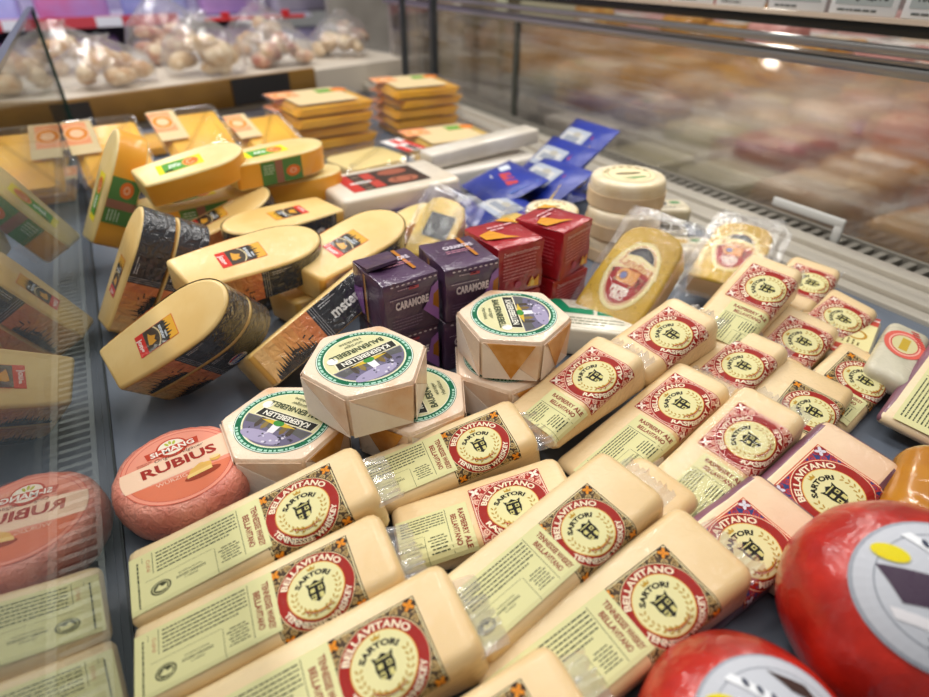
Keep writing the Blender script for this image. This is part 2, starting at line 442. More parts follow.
#WEDGES
WED = [
 ('whiskey', 'whiskey cheese wedge nearest the pink round cheese, green info label fully visible', (-.079, .311, .030, -3.3, 11.9, 2.8, 1.), 0, True, None),
 ('whiskey', 'whiskey cheese wedge second from the pink round cheese, at the left glass', (-.083, .256, .023, -5.8, 12.0, 2.4, .95), 0, True, None),
 ('whiskey', 'whiskey cheese wedge third from the pink round cheese, emblem above the bottom edge', (-.071, .189, .024, -4.9, 11.7, 1.9, 1.), 0, True, None),
 ('whiskey', 'plain-ended cheese wedge at the bottom edge of the photo, left of the red balls', (-.040, .112, .020, -3.0, 11.7, 1.4), 0, True, None),
 ('whiskey', 'whiskey cheese wedge lying just in front of the stacked white hexagonal cheeses', (.076, .328, .020, -9.6, 11.9, 3.5, .96), .02, True, None),
 ('raspberry', 'raspberry ale wedge half covered by a whiskey wedge, in the middle front', (.066, .278, .014, -16.5, 11.5, -2.5, 1.), .03, False, None),
 ('whiskey', 'whiskey cheese wedge in the middle front, emblem fully visible, above another wedge end', (.091, .174, .036, 6.5, 13., 1., .91), .008, True, .099),
 ('whiskey', 'whiskey cheese wedge touching the lower red wax cheese ball', (.095, .124, .024, .9, 14., 3., .96), 0, True, .099),
 ('raspberry', 'raspberry ale wedge right beside the upright stack of two hexagonal cheeses', (.199, .301, .026, 8.3, 16.6, -3.4, 1.), .045, True, None),
 ('raspberry', 'raspberry ale wedge in the centre with its red info text visible on the left', (.256, .249, .015, 6.8, 14.7, -2.5, .98), .0, True, None),
 ('raspberry', 'raspberry ale wedge with shiny wrinkled film, beside the merlot wedges', (.264, .183, .016, 6.6, 18., .4, .97), .02, True, None),
 ('raspberry', 'raspberry ale wedge right in front of the mustard pepper cheese', (.299, .318, .036, 3.5, 16.2, 1.6, 1.01), .065, True, None),
 ('raspberry', 'raspberry ale wedge behind the shiny film wedge, left of a whiskey wedge end', (.355, .259, .017, 7.3, 14.8, -1.9, .95), .06, True, None),
 ('raspberry', 'raspberry ale wedge with its emblem half under film, third back from the merlot wedges', (.449, .254, .015, 10.7, 12.4, 4.9, 1.0), .06, True, None),
 ('raspberry', 'raspberry ale wedge highest in the back row, below the second mustard cheese', (.446, .303, .040, 13.5, 18.5, 3.8, 1.03), .03, True, None),
 ('raspberry', 'raspberry ale wedge mostly hidden at the very back by the steel rail', (.560, .313, .026, 15., 12., 2.6, 1.), .07, True, None),
 ('raspberry', 'raspberry ale wedge at the right end of the back row near the small snack pack', (.538, .276, .017, 5.3, 9., 8.1, 1.0), .07, True, None),
 ('whiskey', 'whiskey cheese wedge with crumpled film end, behind the merlot wedges', (.366, .176, .014, 14., 9., 5., .98), .06, True, None),
 ('whiskey', 'whiskey cheese wedge at the right, next to the merlot info label wedge', (.456, .191, .015, 9.6, 6.6, 10.3, 1.0), .05, True, None),
 ('merlot', 'merlot cheese wedge with purple rind, word MERLOT visible, left of the orange cheese', (.260, .119, .016, 5.5, 11.7, 5.9, 1.11), .04, False, None),
 ('merlot', 'merlot cheese wedge with purple rind between a whiskey wedge and the big red ball', (.176, .129, .014, 1.5, 9.7, 4.5, 1.05), .06, False, None),
]
EXT = {0: .004, 1: .008, 2: .006, 3: .006, 6: .016, 7: .014, 10: .004, 12: .006, 17: .010, 19: .010, 20: .010}
FAR = {12: .012, 13: .010, 17: .014, 6: .006, 7: .006, 2: .004}
for i, (k, lab, P, cut, seal, ur) in enumerate(WED):
    wedge(k, lab, P, cut, seal, ur=ur, far=FAR.get(i, 0.), ext=EXT.get(i, 0.))
# merlot wedge at the right edge: its green info label faces up
wedge('merlot', 'merlot wedge at the right edge showing FIRST PLACE on its green label', (.548, .137, .024, 12, 10, 4), 0, False)
wedge('whiskey', 'unlabelled cheese wedge end poking out from under the middle whiskey wedge', (.140, .180, .010, 7, 10.5, 0), .11, True, emblem=False, info=False)

# ------------------------------------------------------------------ hexagonal paper-wrapped cheeses
HEXM = solid('#f4dac0', .5, coat=.25, var='#e5ab76', vscale=30, varlo=.52, varhi=.8, bump=.4, bscale=140, name='waxed_paper', detail=6)
FLAP = solid('#f5e8dc', .5, coat=.3, var='#ecc9a8', vscale=24, varlo=.5, varhi=.8, bump=.2, bscale=160, name='paper_flap')
FLAP2 = solid('#f0d8c0', .5, coat=.3, var='#e3ac7c', vscale=24, varlo=.45, varhi=.75, bump=.2, bscale=160, name='paper_fold')
GOLD = solid('#c88424', .45, coat=.3, var='#dfa860', vscale=60, varlo=.35, varhi=.7, name='golden_rind')
HEXR, HEXH = .0545, .046
GOLDSIDES = (1, 3, 4)
def hexmeshes():
    pts = []
    for i in range(6):
        a0 = R(60*i)
        for t in (-5, 0, 5):   # slightly rounded corners
            rr = HEXR*(1-.006*abs(t)/5*3)
            pts.append((rr*math.cos(a0+R(t)), rr*math.sin(a0+R(t))))
    bm = bmesh.new(); loops = []
    for z, d in ((0, -.0075), (.001, -.004), (.0035, -.0022), (.012, -.0016), (.024, -.001), (.036, -.0004), (.0425, -.0003), (.0452, -.0018), (.046, -.005)):
        loops.append([(x, y, z) for x, y in offset(pts, d)])
    rings(bm, loops); body = finish(bm, 'cheese_body', HEXM, ang=35)
    # folded paper flaps: one pair of triangles on each side, leaving a golden triangle of rind
    flaps = bmesh.new(); flaps2 = bmesh.new(); gold = bmesh.new()
    for i in range(6):
        A = Vector((HEXR*math.cos(R(60*i)), HEXR*math.sin(R(60*i)))); B = Vector((HEXR*math.cos(R(60*i+60)), HEXR*math.sin(R(60*i+60))))
        nrm = ((A+B)/2).normalized()
        def p(t, z, o=.0006):
            q = A.lerp(B, t); dd = -.0016+.0012*(z/.046)
            return (q.x+nrm.x*(dd*.9+o), q.y+nrm.y*(dd*.9+o), z)
        def tri(bm_, P3, o):
            a_ = [bm_.verts.new(p(t, z, o)) for t, z in P3]; b_ = [bm_.verts.new(p(t, z, o-.0005)) for t, z in P3]
            bm_.faces.new(a_); n = len(a_)
            for k in range(n): bm_.faces.new((a_[k], b_[k], b_[(k+1) % n], a_[(k+1) % n]))
        if i == 3: tri(gold, [(.10, .0425), (.52, .004), (.90, .0425)], .0034)
        tri(flaps2, [(.02, .0425), (.97, .003), (.98, .0425)], .0020)
        tri(flaps, [(.02, .042), (.03, .003), (.97, .003)], .0026)
    return body, finish(flaps, 'paper_flaps', FLAP, False), finish(flaps2, 'paper_folds', FLAP2, False), finish(gold, 'rind_window', GOLD, False)
def hexlabel():
    a = Art(); r = .0372
    a.disc(0, 0, r, r, '#0a6644', 0, 56); a.ring(0, 0, r-.0012, r-.0004, '#dcebe0', 1, 56)
    a.disc(0, 0, .0316, .0316, '#eef0dc', 2, 48); a.disc(0, 0, .0310, .0310, '#dcd7a6', 3, 48)
    for t in (90, 210, 330):
        q = random.Random(t)
        x = t-52
        while x < t+48:
            d = q.uniform(2.5, 8); a.ring(0, 0, .0335, .0354, '#a8d6c0', 2, 4, x, x+d); x += d+2
    # upper half: herd scene in dusk colours
    up = ellipse_pts(0, 0, .0302, .0302, 30, 8, 172)
    a.poly(up, '#6c6680', 4)
    a.poly([(-.029, .005), (.029, .005), (.026, .013), (.012, .011), (0, .014), (-.012, .010), (-.026, .013)], '#5b5a5a', 5)
    a.poly(ellipse_pts(.004, .0285-.006, .018, .006, 20), '#a29ab8', 5)
    q = random.Random(4)
    for i in range(26):
        x = q.uniform(-.021, .021); y = q.uniform(.014, .0265)
        if x*x+y*y < .029**2: a.disc(x, y, q.uniform(.0007, .002), q.uniform(.0006, .0013), q.choice(['#3c3a44', '#4f4a58', '#d4cfdd', '#6d6780']), 6, 8, rot=q.uniform(0, 180))
    for x, c in ((-.014, '#4a3f30'), (-.008, '#7a6436'), (.009, '#8a7440'), (.015, '#4a4038')):
        a.poly([(x-.0016, .004), (x+.0016, .004), (x+.0022, .013), (x, .016), (x-.0022, .013)], c, 6)
    a.poly([(-.0036, .004), (.0036, .004), (.0028, .0165), (-.0028, .0165)], '#e9e4ea', 7)     # white barrel
    a.poly([(-.016, .006), (-.004, .0035), (.0, .006), (-.004, .008)], '#d3b23a', 7); a.poly([(.016, .006), (.004, .0035), (0, .006), (.004, .008)], '#d3b23a', 7)
    a.disc(0, .0055, .0046, .0032, '#3f8f3c', 8, 16)
    a.poly([(-.0295, -.0062), (.0235, -.0062), (.0255, .0038), (-.0285, .0038)], '#efe8c8', 7)
    a.poly([(-.0285, -.0054), (.0225, -.0054), (.0242, .0030), (-.0275, .0030)], '#2b2a26', 8)
    a.text('KÄSEREBELLEN', -.002, -.0012, .0052, '#e9e6d8', 9, w=.042, bold=.03)
    a.text('BAUERNREBELL', -.001, -.0125, .0058, '#3d4a34', 9, w=.047, bold=.02)
    a.text('würziger', -.002, -.0192, .0036, '#4a5540', 9, w=.017, bold=0); a.text('Hartkäse', -.002, -.0246, .0036, '#4a5540', 9, w=.019, bold=0)
    a.disc(.0225, -.0098, .0042, .0042, '#f4f2e8', 9, 18)
    return a.mesh('round_label', flat(HEXH+.0003))
HB, HF, HF2, HG = hexmeshes(); HL = hexlabel()
def hexcheese(label, x, y, z, rot, textdir, tilt=(0, 0), gold=()):
    M = Matrix.Translation((x, y, z)) @ Matrix.Rotation(R(tilt[0]), 4, 'X') @ Matrix.Rotation(R(tilt[1]), 4, 'Y') @ Matrix.Rotation(R(rot), 4, 'Z')
    t = thing('hexagonal_cheese', label, 'cheese', M, 'hexagonal cheeses in waxed paper')
    child('cheese_body', HB, t); child('paper_flaps', HF, t); child('paper_folds', HF2, t)
    for g in gold: child('rind_window', HG, t, 'golden rind showing between the paper folds').rotation_euler.z = R(60*(g-3))
    l = child('round_label', HL, t); l.rotation_euler.z = R(textdir-rot); l.scale = (1.12, 1.12, 1)
hexcheese('hexagonal white paper-wrapped cheese on the deck beside the pink round cheese', .056, .412, .0005, 30, 126.7, gold=(4,))
hexcheese('hexagonal white paper-wrapped cheese standing on top of two others', .131, .400, .0475, -7, 191)
hexcheese('hexagonal cheese partly hidden under the topmost one, right half of label visible', .168, .391, .0005, 3, 80, gold=(3,))
hexcheese('hexagonal cheese on top of the two-high stack, golden rind facing front', .283, .398, .0475, 24, -113, gold=(3, 4))
hexcheese('hexagonal cheese at the bottom of the two-high stack, label covered', .274, .396, .0005, 2, 40, gold=(4,))

# ------------------------------------------------------------------ pink round cheese
def round_pink():
    PINK = solid('#ee9c86', .42, coat=.45, var='#e07f6c', vscale=28, bump=.9, bscale=150, crink=.8, cscale=170, name='pink_paper')
    bm = bmesh.new(); loops = []; n = 72; q = random.Random(2)
    for z, r in ((.0, .042), (.0015, .047), (.005, .0515), (.012, .0545), (.020, .0555), (.028, .0550), (.0345, .0530), (.0385, .0500), (.0402, .0460)):
        lp = []
        for i in range(n):
            a = 2*math.pi*i/n
            k = 1+.010*math.cos(8*a+.6)+.006*math.sin(19*a+z*120)+q.uniform(-.003, .003)
            lp.append((r*k*math.cos(a), r*k*math.sin(a), z+q.uniform(-.0004, .0004)))
        loops.append(lp)
    rings(bm, loops); body = finish(bm, 'cheese_body', PINK, ang=70)
    a = Art()
    a.disc(0, 0, .0455, .0455, '#d8664f', 0, 60); a.disc(0, 0, .0447, .0447, '#ee9a82', 1, 60); a.ring(0, 0, .0412, .0418, '#d0604c', 2, 60)
    lo = [(.0411*math.cos(R(t)), .0411*math.sin(R(t))) for t in range(197, 344, 7)]
    a.poly(lo, '#e07a58', 2)
    band = ellipse_pts(0, 0, .0455, .0455, 14, -15, 24) + ellipse_pts(0, 0, .0455, .0455, 14, 164, 195)
    a.poly(band, '#f6d2b4', 3)
    a.text('RUBIUS', .001, .0035, .0112, '#a52a1e', 5, w=.060, bold=.035)
    a.text('Original Allgäuer', .003, .0145, .0042, '#6b2a1e', 5, w=.040, bold=0, shear=.25)
    a.poly([(-.021, .0185), (.021, .0185), (.022, .0275), (-.022, .0275)], '#c8452c', 4)
    a.disc(0, .0245, .0130, .0125, '#c8452c', 4, 30); a.disc(0, .0255, .0110, .0098, '#f6ead6', 5, 30)
    a.poly([(-.0195, .0192), (.0195, .0192), (.0202, .0268), (-.0202, .0268)], '#c8452c', 6)
    a.text('SI-MANG', 0, .0230, .0062, '#f7efe2', 7, w=.036, bold=.03)
    for x, y, rt in ((-.003, .0305, 115), (.003, .0305, 65), (0, .0318, 90)): a.disc(x, y, .0026, .0012, '#b9c23c', 6, 10, rot=rt)
    a.lines(-.030, -.018, .0165, .0022, 2, .0010, '#c2624c', 5, seed=3)
    a.text('mild', -.012, -.0105, .0034, '#f3cbb4', 5, w=.010, bold=0); a.text('WÜRZIG', -.010, -.0160, .0042, '#f3cbb4', 5, w=.024, bold=.0)
    n0 = len(a.it)
    a.disc(.017, -.0165, .0165, .0048, '#9a3c20', 5, 24, rot=4)
    a.poly([(.003, -.0165), (.026, -.0145), (.0275, -.0045), (.018, -.0015), (.008, -.0070)], '#e7b65c', 6)
    a.poly([(.003, -.0165), (.026, -.0145), (.0262, -.0098), (.0045, -.0120)], '#f2cf7e', 7)
    a.disc(.032, -.0025, .0050, .0042, '#e2ae58', 6, 18); a.disc(.032, -.0005, .0048, .0022, '#f1d39a', 7, 18)
    for k_ in range(n0, len(a.it)):
        vs, fs, cc, ly = a.it[k_]; a.it[k_] = ([(x*.9-.002, y*.9-.0075) for x, y in vs], fs, cc, ly)
    lab = a.mesh('top_label', flat(.0406))
    t = thing('round_cheese', 'pink paper-wrapped round cheese lying flat by the left glass', 'cheese', pose(-.0305, .409, .0005, 6.6, 0, 0, .955))
    child('wrapped_body', body, t); child('top_label', lab, t)
round_pink()

# ------------------------------------------------------------------ matured cheese wedges in dark sleeves, and yellow ones
AL, AWT, AWM, AT = .160, .0300, .0360, .040
def doutline(L=AL, wt=AWT, wm=AWM, n=18, rc=.005):
    k = .62*L; pts = []
    pts += [(rc*(1-math.sin(R(t))), -wt+rc*(1-math.cos(R(t)))) for t in (90, 60, 30, 0)][::-1] if False else []
    pts += [(0, -wt+rc), (rc*.3, -wt+rc*.3), (rc, -wt)]
    for i in range(1, 6): f = i/6; pts.append((rc+(k-rc)*f, -wt-(wm-wt)*math.sin(f*math.pi/2)))
    for i in range(n+1):
        a = R(-90+180*i/n); pts.append((k+(L-k)*math.cos(a)**.85 if math.cos(a) > 0 else k, wm*math.sin(a)))
    for i in range(5, 0, -1): f = i/6; pts.append((rc+(k-rc)*f, wt+(wm-wt)*math.sin(f*math.pi/2)))
    pts += [(rc, wt), (rc*.3, wt-rc*.3), (0, wt-rc)]
    sk = lambda x, y: (x + max(0, 1-x/.05)*(-.16*y), y)      # the tip is cut a little askew
    return [sk(*q_) for q_ in pts]
DOUT = doutline()
def dbody(mat_top, mat_side, T=AT):
    bm = bmesh.new(); slab(bm, DOUT, -T, 0, .0045)
    bmesh.ops.recalc_face_normals(bm, faces=bm.faces)
    for f in bm.faces:
        f.material_index = 0 if abs(f.normal.z) > .55 else 1
        if f.calc_center_median().x < .003+abs(f.calc_center_median().y)*.05 and abs(f.calc_center_median().y) < .027: f.material_index = 0
    return finish(bm, 'cheese_body', [mat_top, mat_side], ang=50)
def wallmap(sign, off=.0008, T=AT):
    # near side runs from the tip (s=0) round to the rind end; sign=-1 near (-v) side, +1 far side
    pts = [(max(x, 0), y) for x, y in DOUT[2:len(DOUT)//2+1]]
    cum = [0]
    for a, b in zip(pts, pts[1:]): cum.append(cum[-1]+math.hypot(b[0]-a[0], b[1]-a[1]))
    tot = cum[-1]
    def f(s, t, n):
        s = max(0, min(tot, s)); i = 0
        while i < len(cum)-2 and cum[i+1] < s: i += 1
        q = (s-cum[i])/max(1e-9, cum[i+1]-cum[i])
        x = pts[i][0]+(pts[i+1][0]-pts[i][0])*q; y = pts[i][1]+(pts[i+1][1]-pts[i][1])*q
        tx = pts[i+1][0]-pts[i][0]; ty = pts[i+1][1]-pts[i][1]; l = math.hypot(tx, ty) or 1
        nx, ny = ty/l, -tx/l; o = off+n
        X = x+nx*o; Y = y+ny*o
        return (X, Y if sign < 0 else -Y, -T+t)
    return f, tot
def sleeve(word=None, wsize=.018, wpos=.10, mirror=False, alldark=False):
    f, tot = wallmap(1 if mirror else -1); a = Art(); H0 = .0015; H1 = AT-.0022
    e = .066
    cols = ['#e6b878', '#e6b06c', '#e5a560', '#e39a58', '#e08f54', '#dc8350']
    for i, c in enumerate(cols): a.rect(e*i/6, H0, e*(i+1)/6, H1, c, 0, 3, 1)
    q = random.Random(5)
    hs = [.006, .010, .008, .013, .010, .016, .013, .019, .014, .022, .016, .012, .017, .011, .013, .008, .010, .006]
    for i, h in enumerate(hs):
        x = .004+.0028*i; a.rect(x, H0, x+.0028, h*.62+.002, '#2f2a28', 1)
        a.poly([(x+.0004, h*.62+.002), (x+.0024, h*.62+.002), (x+.0012, h*1.05+.004)], '#2f2a28', 1)
    a.poly([(.028, .012), (.050, .020), (.050, .0215), (.027, .0145)], '#3a3230', 1); a.poly([(.034, .012), (.056, .0145), (.056, .016), (.034, .0145)], '#3a3230', 1)
    if alldark: e = .002; a.it = []
    a.rect(e, H0, tot, H1, '#37383d', 0, 26, 1)
    for d in (.002, .0045, .007): a.rect(e+d, H0, e+d+.0007, H1, '#9a9a9e', 1, 1, 1)
    if not mirror:
        a.lines(e+.012, e+.034, H1-.004, .0026, 2, .0010, '#c9c9cc', 1, seed=2)
    if word:
        a.text(word, wpos, .5*(H0+H1), wsize, '#e8e6e2', 2, bold=.03)
        if mirror:
            vs, fs, c_, l_ = a.it[-1]; a.it[-1] = ([(2*wpos-x, y) for x, y in vs], fs, c_, l_)
    m = lambda c: paper(c, .24, 1., 1., 85, 1)
    return a.mesh('sleeve', f, matf=m, flip=mirror)
def oval_logo():
    f, tot = wallmap(-1); a = Art(); cx, cy = .098, .012
    a.disc(cx, cy, .0125, .0078, '#f2f2f4', 3, 28); a.disc(cx, cy, .0117, .0070, '#2f5fae', 4, 28)
    a.poly(ellipse_pts(cx, cy, .0117, .0070, 20, 8, 172), '#c53a34', 5); a.rect(cx-.0118, cy-.0026, cx+.0118, cy+.0026, '#f2f2f4', 6, 4, 1)
    a.text('WESTLAND', cx, cy, .0034, '#2f4f8e', 7, w=.020, bold=.03)
    return a.mesh('oval_logo', f)
def amber_label():
    a = Art(); x0, x1, h = .043, .093, .0136
    a.rect(x0, -h, x1, h, '#e2572c', 0); a.rect(x0, -h, x0+.0105, h, '#d8352a', 1)
    a.text('jong', x0+.0052, 0, .0058, '#f7d9d2', 3, w=.0165, rot=-90, bold=.04)
    a.rect(x0+.0105, -h+.0006, x1-.0006, h-.0006, '#4a3f34', 1)
    a.ring(x0+.0125, 0, .0165, .0180, '#d9c79a', 3, 22, -46, 46)
    a.poly([(x0+.0135, -.005), (x0+.0165, -.0065), (x0+.0235, -.005), (x0+.0215, -.002), (x0+.0245, .002), (x0+.019, .0045), (x0+.016, .0085), (x0+.0145, .003)], '#e0a23c', 2)
    a.rect(x0+.0310, -h+.0006, x1-.0115, h-.0006, '#33302c', 2)
    a.text('amster', x0+.0330, .0005, .0042, '#d7dde4', 3, w=.019, rot=-90, bold=.03); a.text('dam', x0+.0335+.0035, -.004, .0030, '#d7dde4', 3, w=.008, rot=-90, bold=.03)
    a.rect(x1-.0125, -h+.0006, x1-.0006, h-.0006, '#e6ac3a', 2)
    for y, d in ((-.009, .004), (-.005, .007), (-.001, .0045), (.003, .0075), (.007, .005), (.010, .0035)):
        a.poly([(x1-.0128, y-.0018), (x1-.0128+d, y-.0003), (x1-.0128+d, y+.0003), (x1-.0128, y+.0018)], '#2c2a26', 3)
    return a.mesh('top_label', flat(.0003), matf=lambda c: paper(c, .35, .5, .2, 40))
def yellow_label():
    a = Art(); x0, x1, h = .030, .098, .0140
    a.rect(x0, -h, x1, h, '#f2e022', 0); a.rect(x0+.0085, -h+.001, x0+.050, h-.001, '#5aa23a', 1)
    a.text('life', x0+.026, .002, .0105, '#eef6e8', 2, w=.018, bold=.02, shear=.2)
    a.rect(x0+.0105, -h+.0018, x0+.022, -h+.0068, '#2d3a20', 2)
    a.disc(x0+.050, 0, .0125, .0120, '#f4b25a', 2, 26); a.disc(x0+.0505, 0, .0108, .0104, '#e8782a', 3, 26); a.ring(x0+.0505, 0, .0048, .0068, '#f6c08a', 4, 18, 60, 320)
    return a.mesh('top_label', flat(.0003))
def side_band():
    f, tot = wallmap(-1); a = Art(); H0, H1 = .002, AT-.003
    a.rect(.030, H0, .095, H1, '#5d8a4c', 0, 10, 1); a.rect(.052, H0, .064, H1, '#a0705c', 1, 2, 1); a.disc(.080, .017, .0115, .0085, '#e87a3a', 1, 22); a.ring(.080, .017, .003, .006, '#f2b48a', 2, 14, ky=.7)
    a.lines(.034, .050, H1-.006, .004, 4, .0014, '#cfe0c4', 1, seed=5)
    return a.mesh('side_label', f)
AB = dbody(CHEESE_A, RIND_A); GB = dbody(CHEESE_G, RIND_G)
A_LAB = amber_label(); A_LOGO = oval_logo(); G_LAB = yellow_label(); G_BAND = side_band()
SLV = {None: sleeve(), 'far': sleeve(mirror=True), 'an': sleeve('an', .024, .045), 'e': sleeve('e', .026, .03, mirror=True, alldark=True), 'msterdam': sleeve('msterdam', .011, .115)}
def amber(label, P, word=None, logo=False, toplabel=True, s=1., down=0.):
    M = pose(*P, s=s)
    if down: M = M @ Matrix.Translation((0, 0, -down))
    t = thing('matured_cheese_wedge', label, 'cheese', M, 'amber cheese wedges in dark sleeves')
    child('cheese_body', AB, t); child('sleeve', SLV[None if word == 'e' else word], t, 'dark sleeve with an orange sunset end'); child('sleeve', SLV['e' if word == 'e' else 'far'], t, 'dark sleeve with an orange sunset end')
    if toplabel: child('top_label', A_LAB, t)
    if logo: child('oval_logo', A_LOGO, t)
    return t
def yellow(label, P, band=True, toplabel=True, s=1.):
    t = thing('yellow_cheese_wedge', label, 'cheese', pose(*P, s=s), 'yellow cheese wedges with green labels')
    child('cheese_body', GB, t)
    if toplabel: child('top_label', G_LAB, t)
    if band: child('side_label', G_BAND, t)
    return t
amber('amber cheese wedge lying across the top of the pile, black sleeve end facing right', (.014, .628, .103, 7, 2.4, 14))
amber('amber cheese wedge leaning at the front left of the pile, touching the glass', (-.071, .560, .052, -14, 30, 33), s=.88)
amber('amber cheese wedge right under the leaning front one, oval red and blue logo', (-.071, .560, .052, -14, 30, 33), s=.88, down=.0415, logo=True, toplabel=False)
amber('amber cheese wedge on edge beside the hexagonal cheeses, sleeve reading msterdam', (.044, .528, .042, 15, 20, -36), word='msterdam', toplabel=False)
amber('amber cheese wedge upright against the left glass, nearest the glass', (-.079, .722, .018, 8, 58, -2), s=.94, toplabel=True)
amber('amber cheese wedge upright against the left glass, behind the nearest one', (-.079, .722, .018, 8, 58, -2), s=.94, down=.0415, logo=True, toplabel=False)
amber('amber cheese wedge higher up behind the topmost one, tip pointing left', (.012, .840, .058, 4, 17, 9))
amber('amber cheese wedge with large letter e on its sleeve, left of the white pack', (.238, .800, .086, 194, 2, -6), word='e')
amber('amber cheese wedge left of the purple boxes with letters an on its sleeve', (.138, .612, .085, 21, 7, 16), word='an')
amber('amber cheese wedge under the one beside the purple boxes', (.115, .640, .044, 12, 2, 0), toplabel=False)
amber('amber cheese wedge at the bottom of the pile, mostly in shadow', (.0, .70, .042, 14, 0, 0), toplabel=False)
yellow('yellow wedge with green label at top left of the pile, plain orange rind in front', (.006, .866, .140, 2, 9, 13), band=False, s=.87)
yellow('yellow wedge on the right with green band and pink patch along its side', (.118, .878, .143, 12, 1, 4), s=.95)
yellow('yellow wedge upright against the left glass, green label on its rind', (-.079, .925, .050, 8, 60, 0))
yellow('yellow wedge under the top left one, green band with orange oval in front', (.0, .885, .095, 8, 2, 5))
yellow('yellow wedge under the right-hand one, wrapped in amber film', (.135, .905, .100, 4, 0, 0), band=False)
yellow('yellow wedge at the bottom of the back pile, almost hidden', (.03, .93, .052, 10, 0, 0), toplabel=False)
yellow('yellow wedge on the deck below the right-hand pair, almost hidden', (.16, .92, .050, 6, 0, 0), toplabel=False, band=False)

# ------------------------------------------------------------------ purple and red foil cubes
PUR = solid('#573c5c', .32, coat=.8, var='#463049', vscale=16, bump=.5, bscale=38, crink=.9, cscale=48, name='purple_foil')
REDF = solid('#b3212c', .32, coat=.8, var='#9c1824', vscale=16, bump=.4, bscale=38, crink=.8, cscale=48, name='red_foil')
foil = lambda c: paper(c, .35, .6, .7, 50)
def cube_mesh(w, d, h, mat, seed):
    bm = bmesh.new(); box(bm, -w/2, -d/2, 0, w/2, d/2, h, bev=.0022, seg=2)
    bmesh.ops.subdivide_edges(bm, edges=[e for e in bm.edges if e.calc_length() > .02], cuts=5, use_grid_fill=True)
    q = random.Random(seed)
    for v in bm.verts:
        if .002 < v.co.z: v.co += Vector((q.uniform(-1, 1), q.uniform(-1, 1), q.uniform(-1, .4)))*.0009
    return finish(bm, 'wrapped_box', mat, ang=45)
CW, CD, CH = .062, .068, .061
def topflap(col_mat, seed):
    bm = bmesh.new()
    a = [(-.030, .031, .0615), (.010, .033, .0615), (.004, .000, .067), (-.018, -.006, .069), (-.030, .000, .065)]
    v = [bm.verts.new(p) for p in a]; bm.faces.new(v)
    w = [bm.verts.new((x, y, z-.0035)) for x, y, z in a]
    for i in range(5): bm.faces.new((v[i], w[i], w[(i+1) % 5], v[(i+1) % 5]))
    bm.faces.new(list(reversed(w)))
    bmesh.ops.recalc_face_normals(bm, faces=bm.faces)
    return finish(bm, 'folded_flap', col_mat, False)
def purple_art():
    fr = Art(); w = CW/2
    fr.text('CARAMORE', -.001, .036, .0082, '#e6d7dc', 2, w=.037, bold=.05)
    fr.lines(-.025, .010, .0435, .002, 1, .0008, '#cdb8c8', 2, seed=2)
    fr.poly([(w-.002, .006), (w-.020, .024), (w-.013, .034), (w-.010, .046), (w-.002, .052)], '#9a68ae', 1)
    fr.poly([(w-.002, .020), (w-.009, .026), (w-.008, .038), (w-.002, .042)], '#a8681c', 2)
    fr.rect(-.004, .0505, .007, .0535, '#c0505c', 2); fr.lines(-.016, .018, .0525, .002, 1, .0012, '#b99ab0', 2, seed=4)
    for i in range(9): fr.disc(-.022+i*.006, .0575, .0018, .0009, '#d8c8d4', 2, 8)
    fr.lines(-.024, .010, .020, .0035, 4, .0010, '#7a6480', 1, seed=5)
    m1 = fr.mesh('front_print', lambda x, y, n: (x, -CD/2-.0012-n, y), matf=foil)
    tp = Art(); tp.text('CARAMORE', .004, .010, .0075, '#ddd2de', 2, w=.034, rot=0, bold=.03); tp.lines(-.018, .020, .001, .004, 2, .0014, '#c9899a', 2, align='c', seed=5)
    tp.rect(w-.020, -.018, w-.016, .030, '#c07a28', 1, 1, 2)
    m2 = tp.mesh('top_print', flat(CH+.0014), matf=foil)
    sd = Art(); d = CD/2
    sd.rect(-.006, .004, -.0035, CH-.003, '#b8742a', 2); sd.rect(-.003, .004, -.0018, CH-.003, '#d8b070', 2)
    sd.poly([(-d+.003, .008), (-.010, .010), (-.010, .042), (-.018, .038), (-d+.003, .036)], '#8f60a4', 1); sd.poly([(-d+.003, .006), (-.018, .006), (-.022, .018), (-d+.003, .016)], '#9c6420', 2)
    m3 = sd.mesh('side_print', lambda x, y, n: (-CW/2-.0012-n, -x, y), matf=foil)
    return m1, m2, m3
def red_art():
    fr = Art()
    fr.text('Zwiebelrotschmierkäse', 0, .052, .0048, '#f0c8c8', 2, w=.048, bold=.0); fr.lines(-.024, .020, .046, .0040, 7, .0013, '#e08a8e', 2, seed=8)
    fr.disc(-.003, .012, .0045, .0045, '#b9506a', 2, 16); fr.poly([(.010, .006), (.026, .004), (.026, .018), (.020, .012), (.016, .018)], '#e8a42c', 1); fr.disc(.017, .009, .003, .004, '#f2d060', 2, 10)
    m1 = fr.mesh('front_print', lambda x, y, n: (x, -CD/2-.0012-n, y), matf=foil)
    tp = Art(); tp.poly([(-.030, .004), (-.012, .010), (-.004, -.010), (.008, -.022), (-.008, -.016), (-.030, -.010)], '#e39a2c', 1); tp.text('RED', .006, .012, .006, '#eab0b4', 2, w=.022) if False else None
    tp.lines(-.012, .024, .016, .007, 2, .0028, '#e9b4b8', 2, seed=9); tp.poly([(.008, .032), (.026, .032), (.030, .012), (.018, .022)], '#e6a436', 1)
    m2 = tp.mesh('top_print', flat(CH+.0014), matf=foil)
    sd = Art(); sd.lines(-.024, .024, .050, .0045, 9, .0014, '#c85a64', 2, seed=11)
    m3 = sd.mesh('side_print', lambda x, y, n: (-CW/2-.0012-n, -x, y), matf=foil)
    return m1, m2, m3
PM = cube_mesh(CW, CD, CH, PUR, 1); RM = cube_mesh(CW, CD, CH, REDF, 2); PA = purple_art(); RA = red_art(); PFLAP = topflap(PUR, 1)
